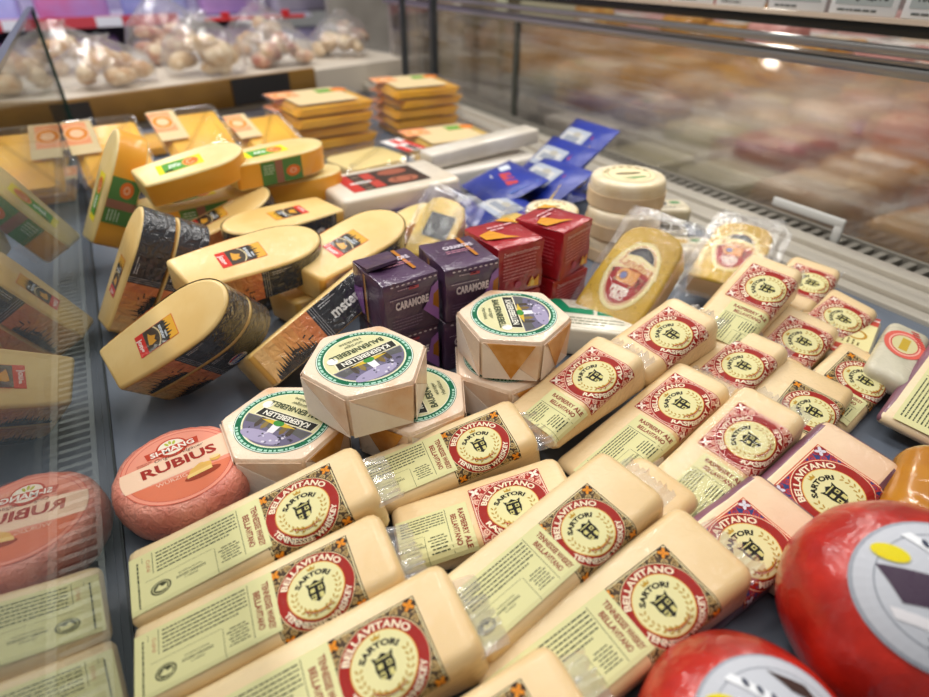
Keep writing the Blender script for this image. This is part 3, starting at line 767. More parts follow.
def cube(name, label, P, body, art, group, flap=False):
    t = thing(name, label, 'cheese box', pose(*P), group)
    child('foil_body', body, t)
    for m in art: child(m.name.split('.')[0], m, t)
    if flap: child('folded_flap', PFLAP, t)
cube('purple_cheese_box', 'purple foil cheese cube on top at the left, word CARAMORE facing front', (.203, .494, .0625, 4), PM, PA, 'purple foil cheese cubes', True)
cube('purple_cheese_box', 'purple foil cheese cube on top at the right, beside the red cubes', (.274, .491, .0625, -3), PM, PA, 'purple foil cheese cubes')
cube('purple_cheese_box', 'purple foil cheese cube underneath the left-hand top one', (.204, .498, .0005, 2), PM, PA, 'purple foil cheese cubes')
cube('purple_cheese_box', 'purple foil cheese cube underneath the right-hand top one', (.272, .494, .0005, -2), PM, PA, 'purple foil cheese cubes')
cube('red_cheese_box', 'red foil cheese cube on top at the left, next to the purple cubes', (.343, .510, .0625, 2), RM, RA, 'red foil cheese cubes')
cube('red_cheese_box', 'red foil cheese cube on top at the right, turned towards the round cheeses', (.419, .518, .0625, 19), RM, RA, 'red foil cheese cubes')
cube('red_cheese_box', 'red foil cheese cube underneath the right-hand top one', (.421, .520, .0005, 10), RM, RA, 'red foil cheese cubes')
cube('red_cheese_box', 'red foil cheese cube underneath the left-hand top one, nearly hidden', (.344, .512, .0005, 0), RM, RA, 'red foil cheese cubes')

# ------------------------------------------------------------------ pouched mustard-coloured cheeses
MUST = solid('#d6ae0c', .5, var='#bf9606', vscale=14, name='mustard_cheese')
PALEC = solid('#eec183', .4, coat=.5, name='pale_cheese')
DARKDOT = solid('#5f4a1c', .6, name='peppercorn')
def pouch_mesh(L0, L1, W, T0, T1, seed, mat=None):
    """clear vacuum pouch: soft bag with a flat sealed rim"""
    q = random.Random(seed); bm = bmesh.new()
    o = roundrect(L0, -W, L1, W, .014, 6)
    fine = []
    for a, b in zip(o, o[1:]+o[:1]):
        d = math.hypot(b[0]-a[0], b[1]-a[1]); k = max(1, int(d/.012))
        fine += [(a[0]+(b[0]-a[0])*i/k, a[1]+(b[1]-a[1])*i/k) for i in range(k)]
    loops = []
    for ins, z in ((.030, T0), (.016, T0*.96), (.010, T0*.5), (.008, (T0+T1)*.5+.001), (0, (T0+T1)*.5+.0006), (0, (T0+T1)*.5-.0006), (.008, (T0+T1)*.5-.001), (.010, T1*.6), (.016, T1), (.028, T1)):
        loops.append([(x+q.uniform(-.0012, .0012), y+q.uniform(-.0012, .0012), z+q.uniform(-.0012, .0012)) for x, y in offset(fine, -ins)])
    rings(bm, loops)
    bmesh.ops.recalc_face_normals(bm, faces=bm.faces)
    return finish(bm, 'clear_pouch', mat or POUCH, ang=60)
def mustard(label, P, s=1.):
    t = thing('pouched_cheese', label, 'cheese', pose(*P, s=s), 'mustard cheese pieces in clear pouches')
    out = []
    w = .037
    out = [(-.004, -w+.004), (.0, -w)] + [(.08, -w)] + [(.08+.042*math.sin(R(a)), -w+.012-.012*math.cos(R(a)) if a < 90 else 0) for a in (20, 40, 60, 80)]
    out = [(0, -w), (.05, -w-.001), (.09, -w+.001)] + [(.09+.030*math.sin(R(a)), (-w+.020-.020*math.cos(R(a)))*1.) for a in (25, 50, 75)] + [(.122, -.010), (.123, 0), (.122, .010)] + [(.09+.030*math.sin(R(a)), (w-.020+.020*math.cos(R(a)))) for a in (75, 50, 25)] + [(.09, w-.001), (.05, w+.001), (0, w), (-.003, w-.006), (-.003, -w+.006)]
    bm = bmesh.new(); slab(bm, out, -.034, 0, .004)
    bmesh.ops.recalc_face_normals(bm, faces=bm.faces)
    for f in bm.faces:
        if f.calc_center_median().z < -.006: f.material_index = 1
    q = random.Random(9)
    child('cheese_body', finish(bm, 'cheese_body', [MUST, PALEC], ang=50), t)
    a = Art()
    for i in range(60):
        x = q.uniform(.004, .114); y = q.uniform(-.032, .032); a.disc(x, y, q.uniform(.0004, .0011), q.uniform(.0004, .001), '#6e4f16', 0, 7)
    child('peppercorn', a.mesh('peppercorn', flat(.0002)), t).__setitem__('kind', 'stuff')
    a = Art(); cx, cy = .060, 0
    # local frame of the picture: up = +u, right = -v
    a.disc(cx, cy, .0430, .0270, '#b49a48', 0, 48); a.disc(cx, cy, .0424, .0264, '#e7dba0', 1, 48); a.disc(cx, cy, .0375, .0222, '#c25a4c', 2, 44); a.disc(cx, cy, .0366, .0214, '#e9d3a0', 3, 44); a.disc(cx, cy, .0352, .0204, '#a82a26', 4, 44)
    up = [(cx+.0352*math.cos(R(t)), .0204*math.sin(R(t))) for t in range(-72, 73, 8)]
    a.poly(up, '#4c4a4c', 5); up2 = [(cx+.0315*math.cos(R(t)), .0165*math.sin(R(t))) for t in range(-60, 61, 8)]; a.poly(up2, '#6a686a', 6)
    a.lines(0, 0, 0, 1, 0, .001, '#ffffff')
    a.poly([(cx+.006, .0265), (cx+.021, .0225), (cx+.0245, 0), (cx+.017, -.0235), (cx+.004, -.0285), (cx+.009, -.0), (cx+.003, .022)], '#e9d9a4', 7)
    a.text('Landana', cx+.0135, -.001, .0125, '#c5642a', 9, w=.040, rot=-98, bold=.01, shear=.2)
    for i in range(26):
        x = cx-.006+q.uniform(-.0075, .0075); y = q.choice((-1, 1))*q.uniform(.004, .021); a.disc(x, y, .0016, .0013, q.choice(['#3a2c1c', '#5a4a2a', '#a89a70']), 6, 8)
    a.poly([(cx-.010, -.010), (cx+.006, -.010), (cx+.006, .006), (cx-.010, .006)], '#dd9a54', 7); a.disc(cx-.002, .006, .0088, .0075, '#e8b070', 8, 22); a.disc(cx-.002, .006, .0058, .005, '#b06a2c', 9, 18); a.disc(cx-.002, .006, .0042, .0036, '#7f86b0', 10, 16)
    a.text('PEPER', cx-.0185, 0, .0072, '#f3e9da', 9, w=.021, rot=-90, bold=.05); a.text('TRIO', cx-.0265, 0, .0072, '#f3e9da', 9, w=.016, rot=-90, bold=.05)
    a.arctext('GOUDA', cx, 0, .0318, .004, '#6a5a30', 9, mid=0, span=30, ky=.63) if False else None
    child('oval_label', a.mesh('oval_label', flat(.0005)), t)
    child('clear_pouch', pouch_mesh(-.02, .150, .052, .004, -.038, 4), t)
mustard('mustard pepper cheese in clear pouch leaning behind the raspberry wedges', (.420, .422, .030, 14, 38, 3.7), 1.10)
mustard('mustard cheese in clear pouch lying further right by the steel rail', (.590, .402, .050, 25, 16, 0), 1.0)

# ------------------------------------------------------------------ grey-label wedge, small yellow wedge
def greylabel():
    t = thing('pouched_cheese_wedge', 'pale yellow cheese with dark grey label behind the purple cubes', 'cheese', pose(.315, .655, .050, 34, 33, 12))
    out = [(0, -.028), (.07, -.030), (.088, -.024), (.094, -.012), (.095, .014), (.088, .027), (.07, .030), (0, .030)]
    out = [(-.01, -.027), (.02, -.029), (.05, -.030), (.070, -.029), (.083, -.024), (.089, -.012), (.090, .012), (.084, .024), (.070, .029), (.05, .030), (.02, .030), (-.01, .029)]
    bm = bmesh.new(); slab(bm, out, -.036, 0, .004)
    for f in bm.faces:
        if f.calc_center_median().z < -.006: f.material_index = 1
    child('cheese_body', finish(bm, 'cheese_body', [solid('#e8c768', .4, coat=.5, var='#dfb754', name='gold_cheese'), solid('#d99a5c', .45, coat=.5, name='tan_rind')], ang=50), t)
    a = Art(); a.rect(.022, -.020, .062, .016, '#67696a', 0); a.ring(.048, -.010, .0045, .0065, '#a8acac', 1, 18, -30, 220); a.disc(.048, -.010, .0025, .0025, '#a8acac', 1, 12); a.text('KÄSE', .032, .001, .005, '#c4c8c8', 1, w=.016, rot=-60) if False else a.lines(.026, .042, .010, .005, 2, .003, '#b4b8b8', 1, seed=3)
    child('grey_label', a.mesh('grey_label', flat(.0004)), t)
    child('clear_pouch', pouch_mesh(-.015, .115, .046, .003, -.040, 12), t)
greylabel()
def smallyellow():
    t = thing('pouched_cheese_wedge', 'small yellow cheese wedge in crinkled film behind the red cubes', 'cheese', pose(.405, .635, .058, 20, 8, 0))
    bm = bmesh.new(); slab(bm, [(0, -.02), (.06, -.026), (.078, -.012), (.080, .012), (.062, .026), (0, .02)], -.05, 0, .004)
    child('cheese_body', finish(bm, 'cheese_body', solid('#ecc85e', .4, coat=.5, var='#e2b848', name='butter_cheese'), ang=40), t)
    child('clear_pouch', pouch_mesh(-.018, .105, .040, .004, -.050, 15), t)
smallyellow()
yellow('plain yellow rind piece between the amber wedge and the grey-label cheese', (.285, .735, .058, 20, 4, 0), band=False, toplabel=False, s=.7)

# ------------------------------------------------------------------ round white cheeses in wooden bands
def camembert(label, x, y, z, rad=.047, h=.030, rot=0, band=True, label_art=True, stripe=True, dots=True):
    W = solid('#f0e2c4', .5, coat=.45, var='#e8d2a6', vscale=24, bump=.3, bscale=60, crink=.5, name='white_rind')
    t = thing('round_cheese', label, 'cheese', pose(x, y, z, rot), 'small round white cheeses')
    bm = bmesh.new(); loops = []; n = 48
    for zz, r in ((0, .9), (.06, .97), (.18, 1), (.75, 1), (.9, .98), (.97, .94), (1., .86)):
        loops.append([(rad*r*math.cos(2*math.pi*i/n), rad*r*math.sin(2*math.pi*i/n), h*zz) for i in range(n)])
    rings(bm, loops); child('cheese_body', finish(bm, 'cheese_body', W, ang=60), t)
    if band:
        bm = bmesh.new(); loops = []
        for r, z0 in ((1.012, .001), (1.035, .001), (1.035, h*.52), (1.012, h*.52)):
            loops.append([(rad*r*math.cos(2*math.pi*i/n), rad*r*math.sin(2*math.pi*i/n), z0) for i in range(n)])
        rings(bm, loops+[loops[0]], cap0=False, cap1=False)
        child('wooden_band', finish(bm, 'wooden_band', solid('#e3cba6', .55, var='#d6b98e', vscale=30, name='thin_wood'), ang=30), t)
    if label_art:
        a = Art(); k = rad/.047
        a.disc(0, 0, .033*k, .033*k, '#b89c62', 0, 40); a.disc(0, 0, .0325*k, .0325*k, '#f0dfb4', 1, 40); a.ring(0, 0, .026*k, .0268*k, '#8a7648', 2, 40)
        q = random.Random(6)
        for t0 in range(20, 170, 22): a.ring(0, 0, .0275*k, .0308*k, '#7a683e', 2, 3, t0, t0+q.uniform(10, 17))
        a.disc(0, .003*k, .017*k, .0045*k, '#5a4d34', 2, 20, rot=4); a.disc(.002*k, .0045*k, .010*k, .002*k, '#9a8a5c', 3, 14)
        a.poly([(-.014*k, -.012*k), (.016*k, -.008*k), (.020*k, -.013*k), (.002*k, -.018*k)], '#6f9a62', 2); a.lines(-.010*k, .012*k, -.0205*k, .003*k, 1, .0016*k, '#8a7648', 2)
        child('top_label', a.mesh('top_label', flat(h+.0004)), t)
camembert('round white cheese in wooden band on top of the stack by the red cubes', .625, .612, .077, rad=.054, h=.040, rot=-25)
camembert('round white herb cheese at the middle of the stack, under the banded one', .618, .604, .036, rad=.053, h=.0405, rot=40)
camembert('round white cheese at the bottom of the stack behind the pouched cheese', .617, .606, .0005, rad=.053, h=.035, rot=10)
camembert('round white cheese alone behind the red cubes, dark oval on its label', .535, .668, .038, rad=.040, h=.028, rot=-20, band=False)
camembert('round white cheese supporting the lone one behind the red cubes', .538, .670, .003, rad=.041, h=.034, rot=-20, band=False, label_art=False)
# small crumpled packs right of the round cheeses
def smallpack(label, x, y, z, rot, cap):
    t = thing('snack_pack', label, 'cheese pack', pose(x, y, z, rot), 'small packs by the rail')
    bm = bmesh.new(); slab(bm, roundrect(-.035, -.025, .035, .025, .012, 5), 0, .026, .007)
    child('pack_body', finish(bm, 'pack_body', solid('#e6dcc4', .45, coat=.6, var='#d3c49e', vscale=30, crink=.8, name='pale_pack'), ang=50), t)
    a = Art(); a.disc(-.010, .002, .011, .008, cap, 0, 20); a.disc(.014, .006, .009, .005, '#4c8a5a', 0, 16); a.lines(-.024, .024, -.012, .004, 2, .0016, '#7a745e', 0, seed=4)
    child('pack_label', a.mesh('pack_label', flat(.0264)), t)
smallpack('small clear pack with dark blue dot right of the banded round cheese', .708, .605, .034, -30, '#2c3a50')
smallpack('small clear pack under the dark-dotted one beside the rail', .706, .600, .0005, -24, '#2c3a50')
smallpack('small clear pack nearer the second mustard cheese, green leaf print', .655, .510, .018, -35, '#c9a24c')

# white pack with green chevrons
def chevron_pack():
    t = thing('soft_cheese_pack', 'white cheese pack with green chevron print between hexagonal cheese and mustard pouch', 'cheese pack', pose(.412, .432, .001, -42))
    bm = bmesh.new(); box(bm, -.052, -.034, 0, .052, .034, .036, bev=.004, seg=3)
    child('pack_body', finish(bm, 'pack_body', solid('#efe9d6', .4, coat=.5, bump=.2, name='white_pack')), t)
    a = Art()
    a.poly([(-.046, .030), (-.034, .030), (-.022, .012), (.006, .012), (.006, .000), (-.030, .000), (-.046, .018)], '#129064', 0)
    a.poly([(.010, .012), (.030, .030), (.048, .030), (.048, .014), (.030, .000), (.010, .000)], '#129064', 0)
    a.lines(-.040, .040, -.010, .006, 3, .0022, '#8a8c70', 0, seed=3); a.disc(.004, .021, .005, .003, '#c8564a', 0, 12); a.rect(-.046, -.030, .046, -.0295, '#9a9676', 0)
    child('print', a.mesh('print', flat(.0364)), t)
chevron_pack()

# ------------------------------------------------------------------ red wax balls, amber ball
def wax_ball(label, x, y, z, r, lean, rot):
    WAX = solid('#cc2a1a', .3, coat=.8, var='#a01a12', vscale=30, bump=.5, bscale=40, crink=.9, cscale=60, name='red_wax')
    M = Matrix.Translation((x, y, z)) @ Matrix.Rotation(R(rot), 4, 'Z') @ Matrix.Rotation(R(lean), 4, 'X')
    t = thing('wax_cheese_ball', label, 'cheese', M, 'red wax cheese balls')
    bm = bmesh.new(); loops = []; n = 56; q = random.Random(3)
    for i in range(1, 25):
        th = math.pi*i/25; lp = []
        for j in range(n):
            a = 2*math.pi*j/n; rr = r*(1+.008*math.sin(5*a+th*4)+.005*math.cos(11*a)*math.sin(th*3))
            lp.append((rr*math.sin(th)*math.cos(a), rr*math.sin(th)*math.sin(a), -.80*rr*math.cos(th)))
        loops.append(lp)
    rings(bm, loops); child('wax_body', finish(bm, 'wax_body', WAX, ang=80), t)
    def dome(X, Y, nn):
        d = min(.98, math.hypot(X, Y)/r); k = math.sqrt(1-d*d)
        return (X, Y, (.80*r*k)*1.012+.0006+nn)
    a = Art(); k = r/.075
    a.disc(0, 0, .052*k, .046*k, '#9fa4ae', 0, 44, 10); a.disc(0, 0, .050*k, .044*k, '#c6c9d1', 1, 44, 10); a.ring(0, 0, .0405*k, .0412*k, '#8f95a0', 2, 40, ky=.88)
    def P(pts, c, ly, n=8):            # finely split so that it follows the dome
        if len(pts) == 4:
            (ax, ay), (bx, by), (cx, cy), (dx, dy) = pts
            vs = [(((1-i/n)*((1-j/n)*ax+j/n*dx)+i/n*((1-j/n)*bx+j/n*cx))*k, ((1-i/n)*((1-j/n)*ay+j/n*dy)+i/n*((1-j/n)*by+j/n*cy))*k) for j in range(n+1) for i in range(n+1)]
            a.add(vs, [(j*(n+1)+i, j*(n+1)+i+1, (j+1)*(n+1)+i+1, (j+1)*(n+1)+i) for j in range(n) for i in range(n)], c, ly)
        else: a.poly([(x*k, y*k) for x, y in pts], c, ly)
    for i in range(7):                                          # dark picture, in strips that follow the dome
        y0 = .014-i*.0032; P([(-.038+i*.0012, y0), (-.004+i*.004, y0-.007), (-.001+i*.004, y0-.0104), (-.0368+i*.0012, y0-.0034)], '#4a3a4c', 3)
    for i in range(6): P([(-.036+i*.006, -.0105-i*.002), (-.029+i*.006, -.0125-i*.002), (-.026+i*.006, -.020-i*.002), (-.034+i*.006, -.017-i*.002)], '#e9e6ea', 3)
    a.disc(-.029*k, .021*k, .0095*k, .0056*k, '#e2d014', 5, 24, 3, rot=-24)
    for i in range(9): P([(-.020+i*.006, .034-i*.0062), (-.014+i*.006, .036-i*.0062), (-.004+i*.006, .026-i*.0062), (-.010+i*.006, .024-i*.0062)], '#eef0f4', 4)
    for i in range(7): a.disc((-.009+i*.006)*k, (.0285-i*.0062)*k, .0030*k, .0016*k, '#343a50', 6, 10, rot=-80)
    P([(.010, .033), (.030, .020), (.034, .006), (.018, .018)], '#43302c', 3)
    a.ring(.004*k, -.031*k, .0058*k, .0078*k, '#5a606a', 4, 20); a.lines(-.020*k, -.004*k, -.026*k, .004*k, 3, .0014*k, '#7c828c', 4, seed=2)
    child('round_label', a.mesh('round_label', dome, dz=.00022), t, 'silver-white round label')
wax_ball('large red wax cheese ball at the right edge with silver label', .328, .045, .052, .068, 22, -40)
wax_ball('red wax cheese ball at the bottom edge, lower than the other one', .199, .046, .030, .058, 12, -18)
def amber_ball():
    t = thing('smoked_cheese', 'shiny orange smoked cheese at the right edge above the red ball', 'cheese', pose(.452, .080, .001, 20))
    bm = bmesh.new(); slab(bm, roundrect(-.05, -.036, .06, .036, .03, 8), 0, .062, .024, 6)
    child('cheese_body', finish(bm, 'cheese_body', solid('#c9881a', .25, coat=.9, var='#a8640e', vscale=12, crink=.4, name='smoked_rind'), ang=70), t)
    child('film_seal', seal_mesh(77, .058, .05, .018), t)
amber_ball()
# two small packs at the right
def snack(label, P, kind):
    t = thing('snack_pack', label, 'cheese pack', pose(*P), 'small film packs at the right')
    bm = bmesh.new(); slab(bm, roundrect(-.055, -.021, .055, .021, .010, 4), 0, .022, .008)
    body = solid('#d9d2ba', .3, coat=.8, var='#b9b49a', vscale=26, crink=.9, cscale=60, name='clear_snack')
    child('pack_body', finish(bm, 'pack_body', body, ang=50), t)
    a = Art()
    if kind == 0:
        a.rect(-.050, -.017, -.030, .017, '#c8503f', 0); a.rect(-.030, -.017, .030, .017, '#e3d9a0', 0); a.rect(.030, -.017, .050, .017, '#c8503f', 0); a.ring(0, 0, .008, .011, '#b98a2c', 1, 20); a.rect(-.045, -.017, -.041, .017, '#f0d0c8', 1); a.rect(.041, -.017, .045, .017, '#f0d0c8', 1)
        a.lines(-.024, -.012, .010, .005, 4, .002, '#7a6a3a', 1)
    else:
        a.disc(.012, 0, .026, .0195, '#e0685a', 0, 32); a.disc(.012, 0, .021, .0150, '#f0b0a0', 1, 32); a.disc(.012, 0, .017, .012, '#d8cf9c', 2, 28); a.rect(.000, -.004, .024, .004, '#c9a83a', 3); a.ring(.012, 0, .017, .0185, '#c8403a', 3, 28, ky=.72)
        for i in range(7): a.rect(.018+i*.004, -.0195+i*.002, .020+i*.004, -.012+i*.002, '#c8403a', 3)
    child('pack_label', a.mesh('pack_label', flat(.0224)), t)
snack('small pack with red and cream bands at the right end of the back row', (.655, .262, .006, 22, 2, 3), 0)
snack('small pack with pink oval label between the striped pack and the merlot wedge', (.640, .213, .020, 18, 3, 10), 1)

# ------------------------------------------------------------------ blue sachets
BLUE = solid('#15309c', .4, coat=.4, var='#10267e', vscale=12, bump=.3, bscale=50, crink=.9, cscale=90, name='blue_foil')
def sachet(label, P, style=0, s=1.):
    t = thing('cheese_sachet', label, 'cheese packet', pose(*P, s=s), 'blue cheese sachets')
    w, h = .062, .042
    bm = bmesh.new(); n = 14; m = 10; q = random.Random(int(P[0]*991))
    for side in (1, -1):
        g = []
        for j in range(m+1):
            row = []
            for i in range(n+1):
                x = -w+2*w*i/n; y = -h+2*h*j/m
                d = max(0, (1-(x/w)**4)*(1-(y/h)**4)); row.append(bm.verts.new((x, y, side*(.0006+.009*d)+(q.uniform(-.0007, .0007) if d > .05 else 0))))
            g.append(row)
        for j in range(m):
            for i in range(n):
                f = (g[j][i], g[j][i+1], g[j+1][i+1], g[j+1][i]); bm.faces.new(f if side > 0 else f[::-1])
    child('sachet_body', finish(bm, 'sachet_body', BLUE, ang=80), t)
    def top(x, y, nn):
        d = max(0, (1-(x/w)**4)*(1-(y/h)**4)); return (x, y, .0012+.0092*d+nn)
    a = Art()
    if style == 0:
        a.rect(-.046, -.016, .026, .020, '#b4bccb', 0, 10, 6); a.rect(-.040, -.008, .018, .012, '#d2d2d0', 1, 10, 4); a.rect(-.030, -.004, .010, .006, '#9aa0ac', 2, 6, 1); a.disc(-.004, .010, .010, .005, '#b8b4a8', 2, 16)
        a.poly([(.026, -.038), (.046, -.038), (.034, .018)], '#d8402c', 2); a.poly([(.040, -.038), (.058, -.038), (.044, .002)], '#e8c43a', 3)
    else:
        a.poly([(-.055, -.030), (.05, -.034), (.054, -.016), (-.02, -.006), (-.056, -.010)], '#d8d6d0', 0); a.poly([(-.050, .000), (.052, -.012), (.054, .030), (-.046, .034)], '#4f7fd6', 0); a.poly([(-.012, .002), (.034, -.006), (.040, .008), (.000, .014)], '#c84a4e', 1); a.poly([(-.036, .012), (-.016, .008), (-.010, .022), (-.032, .026)], '#dfe6f2', 1)
    child('print', a.mesh('print', top, matf=foil), t)
sachet('blue sachet farthest back on the right, standing above the round cheese', (0.733, 0.858, 0.088, -100, 4, 40), 0, 1.22)
sachet('blue sachet in the middle of the fan, silver window and red flash', (0.658, 0.828, 0.072, -98, 4, 38), 0, 1.22)
sachet('blue sachet lowest on the right side of the fan behind the lone round cheese', (0.608, 0.783, 0.060, -96, 4, 30), 0, 1.22)
sachet('blue and light blue sachet lying at the left of the fan', (0.548, 0.823, 0.056, -98, 3, 20), 1, 1.22)
sachet('blue sachet lying nearest the white pack with the dark label', (0.490, 0.733, 0.040, -96, 3, 14), 0, 1.22)
sachet('blue sachet edge visible under the white pack', (.375, .782, .036, -4, 0, 10), 0)
for i, (x, y, z, h) in enumerate([(.735, .86, .024, -98), (.655, .82, .022, -97), (.585, .80, .020, -96), (.52, .82, .018, -98)]):
    sachet(['blue sachet at the base of the fan under the farthest one', 'blue sachet at the base of the fan under the middle one', 'blue sachet at the base of the fan under the lowest one', 'blue sachet at the base under the light blue one'][i], (x, y, z, h, 0, 8), 0)

# ------------------------------------------------------------------ flat white packs
def white_pack():
    t = thing('flat_cheese_pack', 'flat white pack with brown and red label in front of the sliced cheese', 'cheese pack', pose(.360, .880, .046, 3, 0, 0))
    bm = bmesh.new(); slab(bm, roundrect(-.105, -.064, .105, .064, .012, 4), 0, .034, .008, jit=.0004)
    child('pack_body', finish(bm, 'pack_body', solid('#eee3d2', .4, coat=.7, var='#e4d6c0', vscale=10, crink=.6, cscale=30, name='white_film_pack'), ang=50), t)
    a = Art(); x0, x1, y0, y1 = -.075, .060, -.040, .044
    a.rect(x0, y0, x1, y1, '#42322c', 0); a.rect(x0, y0, x0+.020, y1, '#c03a32', 1); a.rect(x0+.040, y0+.004, x0+.058, .0, '#b8453a', 1); a.rect(x0+.040, .006, x0+.058, y1-.006, '#b8453a', 1)
    a.disc(x0+.095, -.018, .026, .016, '#a8664e', 1, 24); a.disc(x0+.095, .024, .026, .014, '#9c5a46', 1, 24); a.ring(x0+.095, -.018, .012, .016, '#7a4434', 2, 20); a.rect(x0+.010, -.004, x0+.046, .002, '#e8e4e0', 2)
    for i in range(4): a.rect(x0+.024, y0+.006+i*.019, x0+.036, y0+.013+i*.019, '#7a6a5a', 1)
    child('dark_label', a.mesh('dark_label', flat(.0344)), t)
    child('film_seal', seal_mesh(31, .100, .10, .03), t)
white_pack()
bm = bmesh.new(); slab(bm, roundrect(-.105, -.058, .105, .058, .012, 4), 0, .044, .008)
single('flat_cheese_pack', finish(bm, 'flat_cheese_pack', solid('#e6dac6', .4, coat=.7, crink=.6, name='cream_pack'), ang=50), 'plain cream pack underneath the labelled white pack', 'cheese pack', pose(.362, .885, .0005, 6))
def long_pack():
    t = thing('long_cheese_pack', 'long narrow white pack with gathered end behind the blue sachets', 'cheese pack', pose(.485, .990, .048, 4, 3, 0))
    bm = bmesh.new(); box(bm, 0, -.024, 0, .255, .024, .030, bev=.006, seg=3)
    child('pack_body', finish(bm, 'pack_body', solid('#ece5da', .4, coat=.7, var='#d9d0c0', vscale=14, crink=.7, cscale=28, name='milky_pack')), t)
    child('gathered_end', seal_mesh(8, -.030, .05, .032), t)
long_pack()
bm = bmesh.new(); slab(bm, roundrect(-.12, -.05, .12, .05, .012, 4), 0, .046, .008)
single('flat_cheese_pack', finish(bm, 'flat_cheese_pack', solid('#e9e2d6', .4, coat=.6, name='ivory_pack'), ang=50), 'ivory pack on the deck underneath the long narrow white pack', 'cheese pack', pose(.60, 1.0, .0005, 4))

# ------------------------------------------------------------------ packs of sliced cheese at the back
SLICE = solid('#f6cf68', .42, coat=.2, var='#efbf4c', vscale=8, name='sliced_cheese')
SLICE2 = solid('#ffc534', .42, coat=.2, var='#eda91a', vscale=8, name='orange_sliced_cheese')
def slice_pack(label, P, group, w=.09, d=.065, dark=True, tagcol='#f0a070', h=.022, green=True, s=1.):
    t = thing('sliced_cheese_pack', label, 'sliced cheese', pose(*P, s=s), group)
    bm = bmesh.new(); q = random.Random(int(P[2]*7777)+int(P[0]*100))
    k = 4
    for i in range(k):
        o = roundrect(-w*.84+.003*i, -d*.84, w*.80+.003*i, d*.80, .008, 3); z = .003+i*(h-.006)/k
        slab(bm, o, z, z+(h-.006)/k*.86, .0012, 2)
    child('cheese_slices', finish(bm, 'cheese_slices', SLICE2 if dark else SLICE, ang=40), t)
    bm = bmesh.new(); loops = []
    o = roundrect(-w, -d, w, d, .012, 4)
    for ins, z in ((.012, 0), (.008, .001), (.006, h-.003), (.004, h-.001), (0, h), (0, h+.0006), (.006, h+.0012), (.02, h+.0014)):
        loops.append([(x, y, z) for x, y in offset(o, -ins)])
    rings(bm, loops, cap0=False); child('clear_tray', finish(bm, 'clear_tray', TRAYFILM, ang=40), t)
    a = Art(); a.rect(-w*.95, d*.2, -w*.35, d*.9, tagcol, 1); a.rect(-w*(.72 if green else .95), -d*(.72 if green else .1), w*.60 if green else -w*.2, d*(.86 if green else .95), '#e2cb9c', 0); a.disc(-w*.65, d*.55, d*.24, d*.24, '#f6c89c', 2, 16); a.ring(-w*.65, d*.55, d*.13, d*.21, '#e88a2a', 3, 16)
    if green: a.rect(w*.1, d*.30, w*.5, d*.72, '#6aa040', 1); a.disc(w*.62, d*.5, d*.2, d*.2, '#e8842c', 2, 14)
    child('pack_label', a.mesh('pack_label', flat(h+.0022)), t)
    return t
GP = 'packs of sliced cheese in stacks'
zs = [.001, .024, .047, .070, .093]
nm = ['bottom', 'second from bottom', 'middle', 'second from top', 'topmost']
for i, z in enumerate(zs):
    slice_pack('sliced cheese pack, %s of the left-hand tall stack at the back' % nm[i], (.415+.004*math.sin(i*2), 1.38+.004*math.cos(i*3), z, 4+3*math.sin(i*2.3), 0, 0), GP, w=.105, d=.10)
for i, z in enumerate(zs):
    slice_pack('sliced cheese pack, %s of the right-hand tall stack at the back' % nm[i], (.685+.005*math.cos(i*2), 1.445+.004*math.sin(i*3), z, -2+4*math.cos(i*2.1), 0, 0), GP, w=.098, d=.10)
for i, z in enumerate((.001, .024)):
    slice_pack('pale sliced cheese pack, %s of the low pair right of the open tray' % ('lower' if i == 0 else 'upper'), (.640+.006*i, 1.195-.004*i, z+.012*0, -6+4*i, 0, 0), GP, w=.10, d=.085, dark=False, h=.0225)
slice_pack('pale sliced cheese pack on deck next to the low pair, in front of the right stack', (.62, 1.36, .001, -3, 0, 0), GP, w=.06, d=.03, dark=False, green=False) if False else None
def blister():
    t = thing('cheese_tray', 'clear tray of cheese slices with red and white label, left of the low pair', 'sliced cheese', pose(.420, 1.085, .001, 12))
    bm = bmesh.new(); slab(bm, roundrect(-.085, -.055, .045, .05, .02, 4), .046, .058, .004); slab(bm, roundrect(-.08, -.052, .05, .048, .02, 4), .004, .045, .004)
    child('cheese_slices', finish(bm, 'cheese_slices', solid('#fbe29a', .42, coat=.2, var='#f4d684', vscale=8, name='pale_slices'), ang=50), t)
    bm = bmesh.new(); o = roundrect(-.105, -.075, .105, .075, .016, 4); loops = []
    for ins, z in ((.016, 0), (.012, .002), (.006, .052), (0, .056), (0, .0575), (.007, .064), (.03, .065)):
        loops.append([(x, y, z) for x, y in offset(o, -ins)])
    rings(bm, loops, cap0=False); child('clear_tray', finish(bm, 'clear_tray', TRAYFILM, ang=40), t)
    a = Art(); a.rect(.046, -.05, .092, .045, '#efe8e4', 0); a.rect(.046, -.05, .060, -.004, '#d2302c', 1); a.rect(.064, -.046, .078, -.010, '#3a2c2c', 1); a.rect(.080, -.05, .092, .02, '#d2302c', 1); a.rect(.062, .004, .078, .040, '#d2302c', 1)
    child('pack_label', a.mesh('pack_label', flat(.0655)), t)
blister()
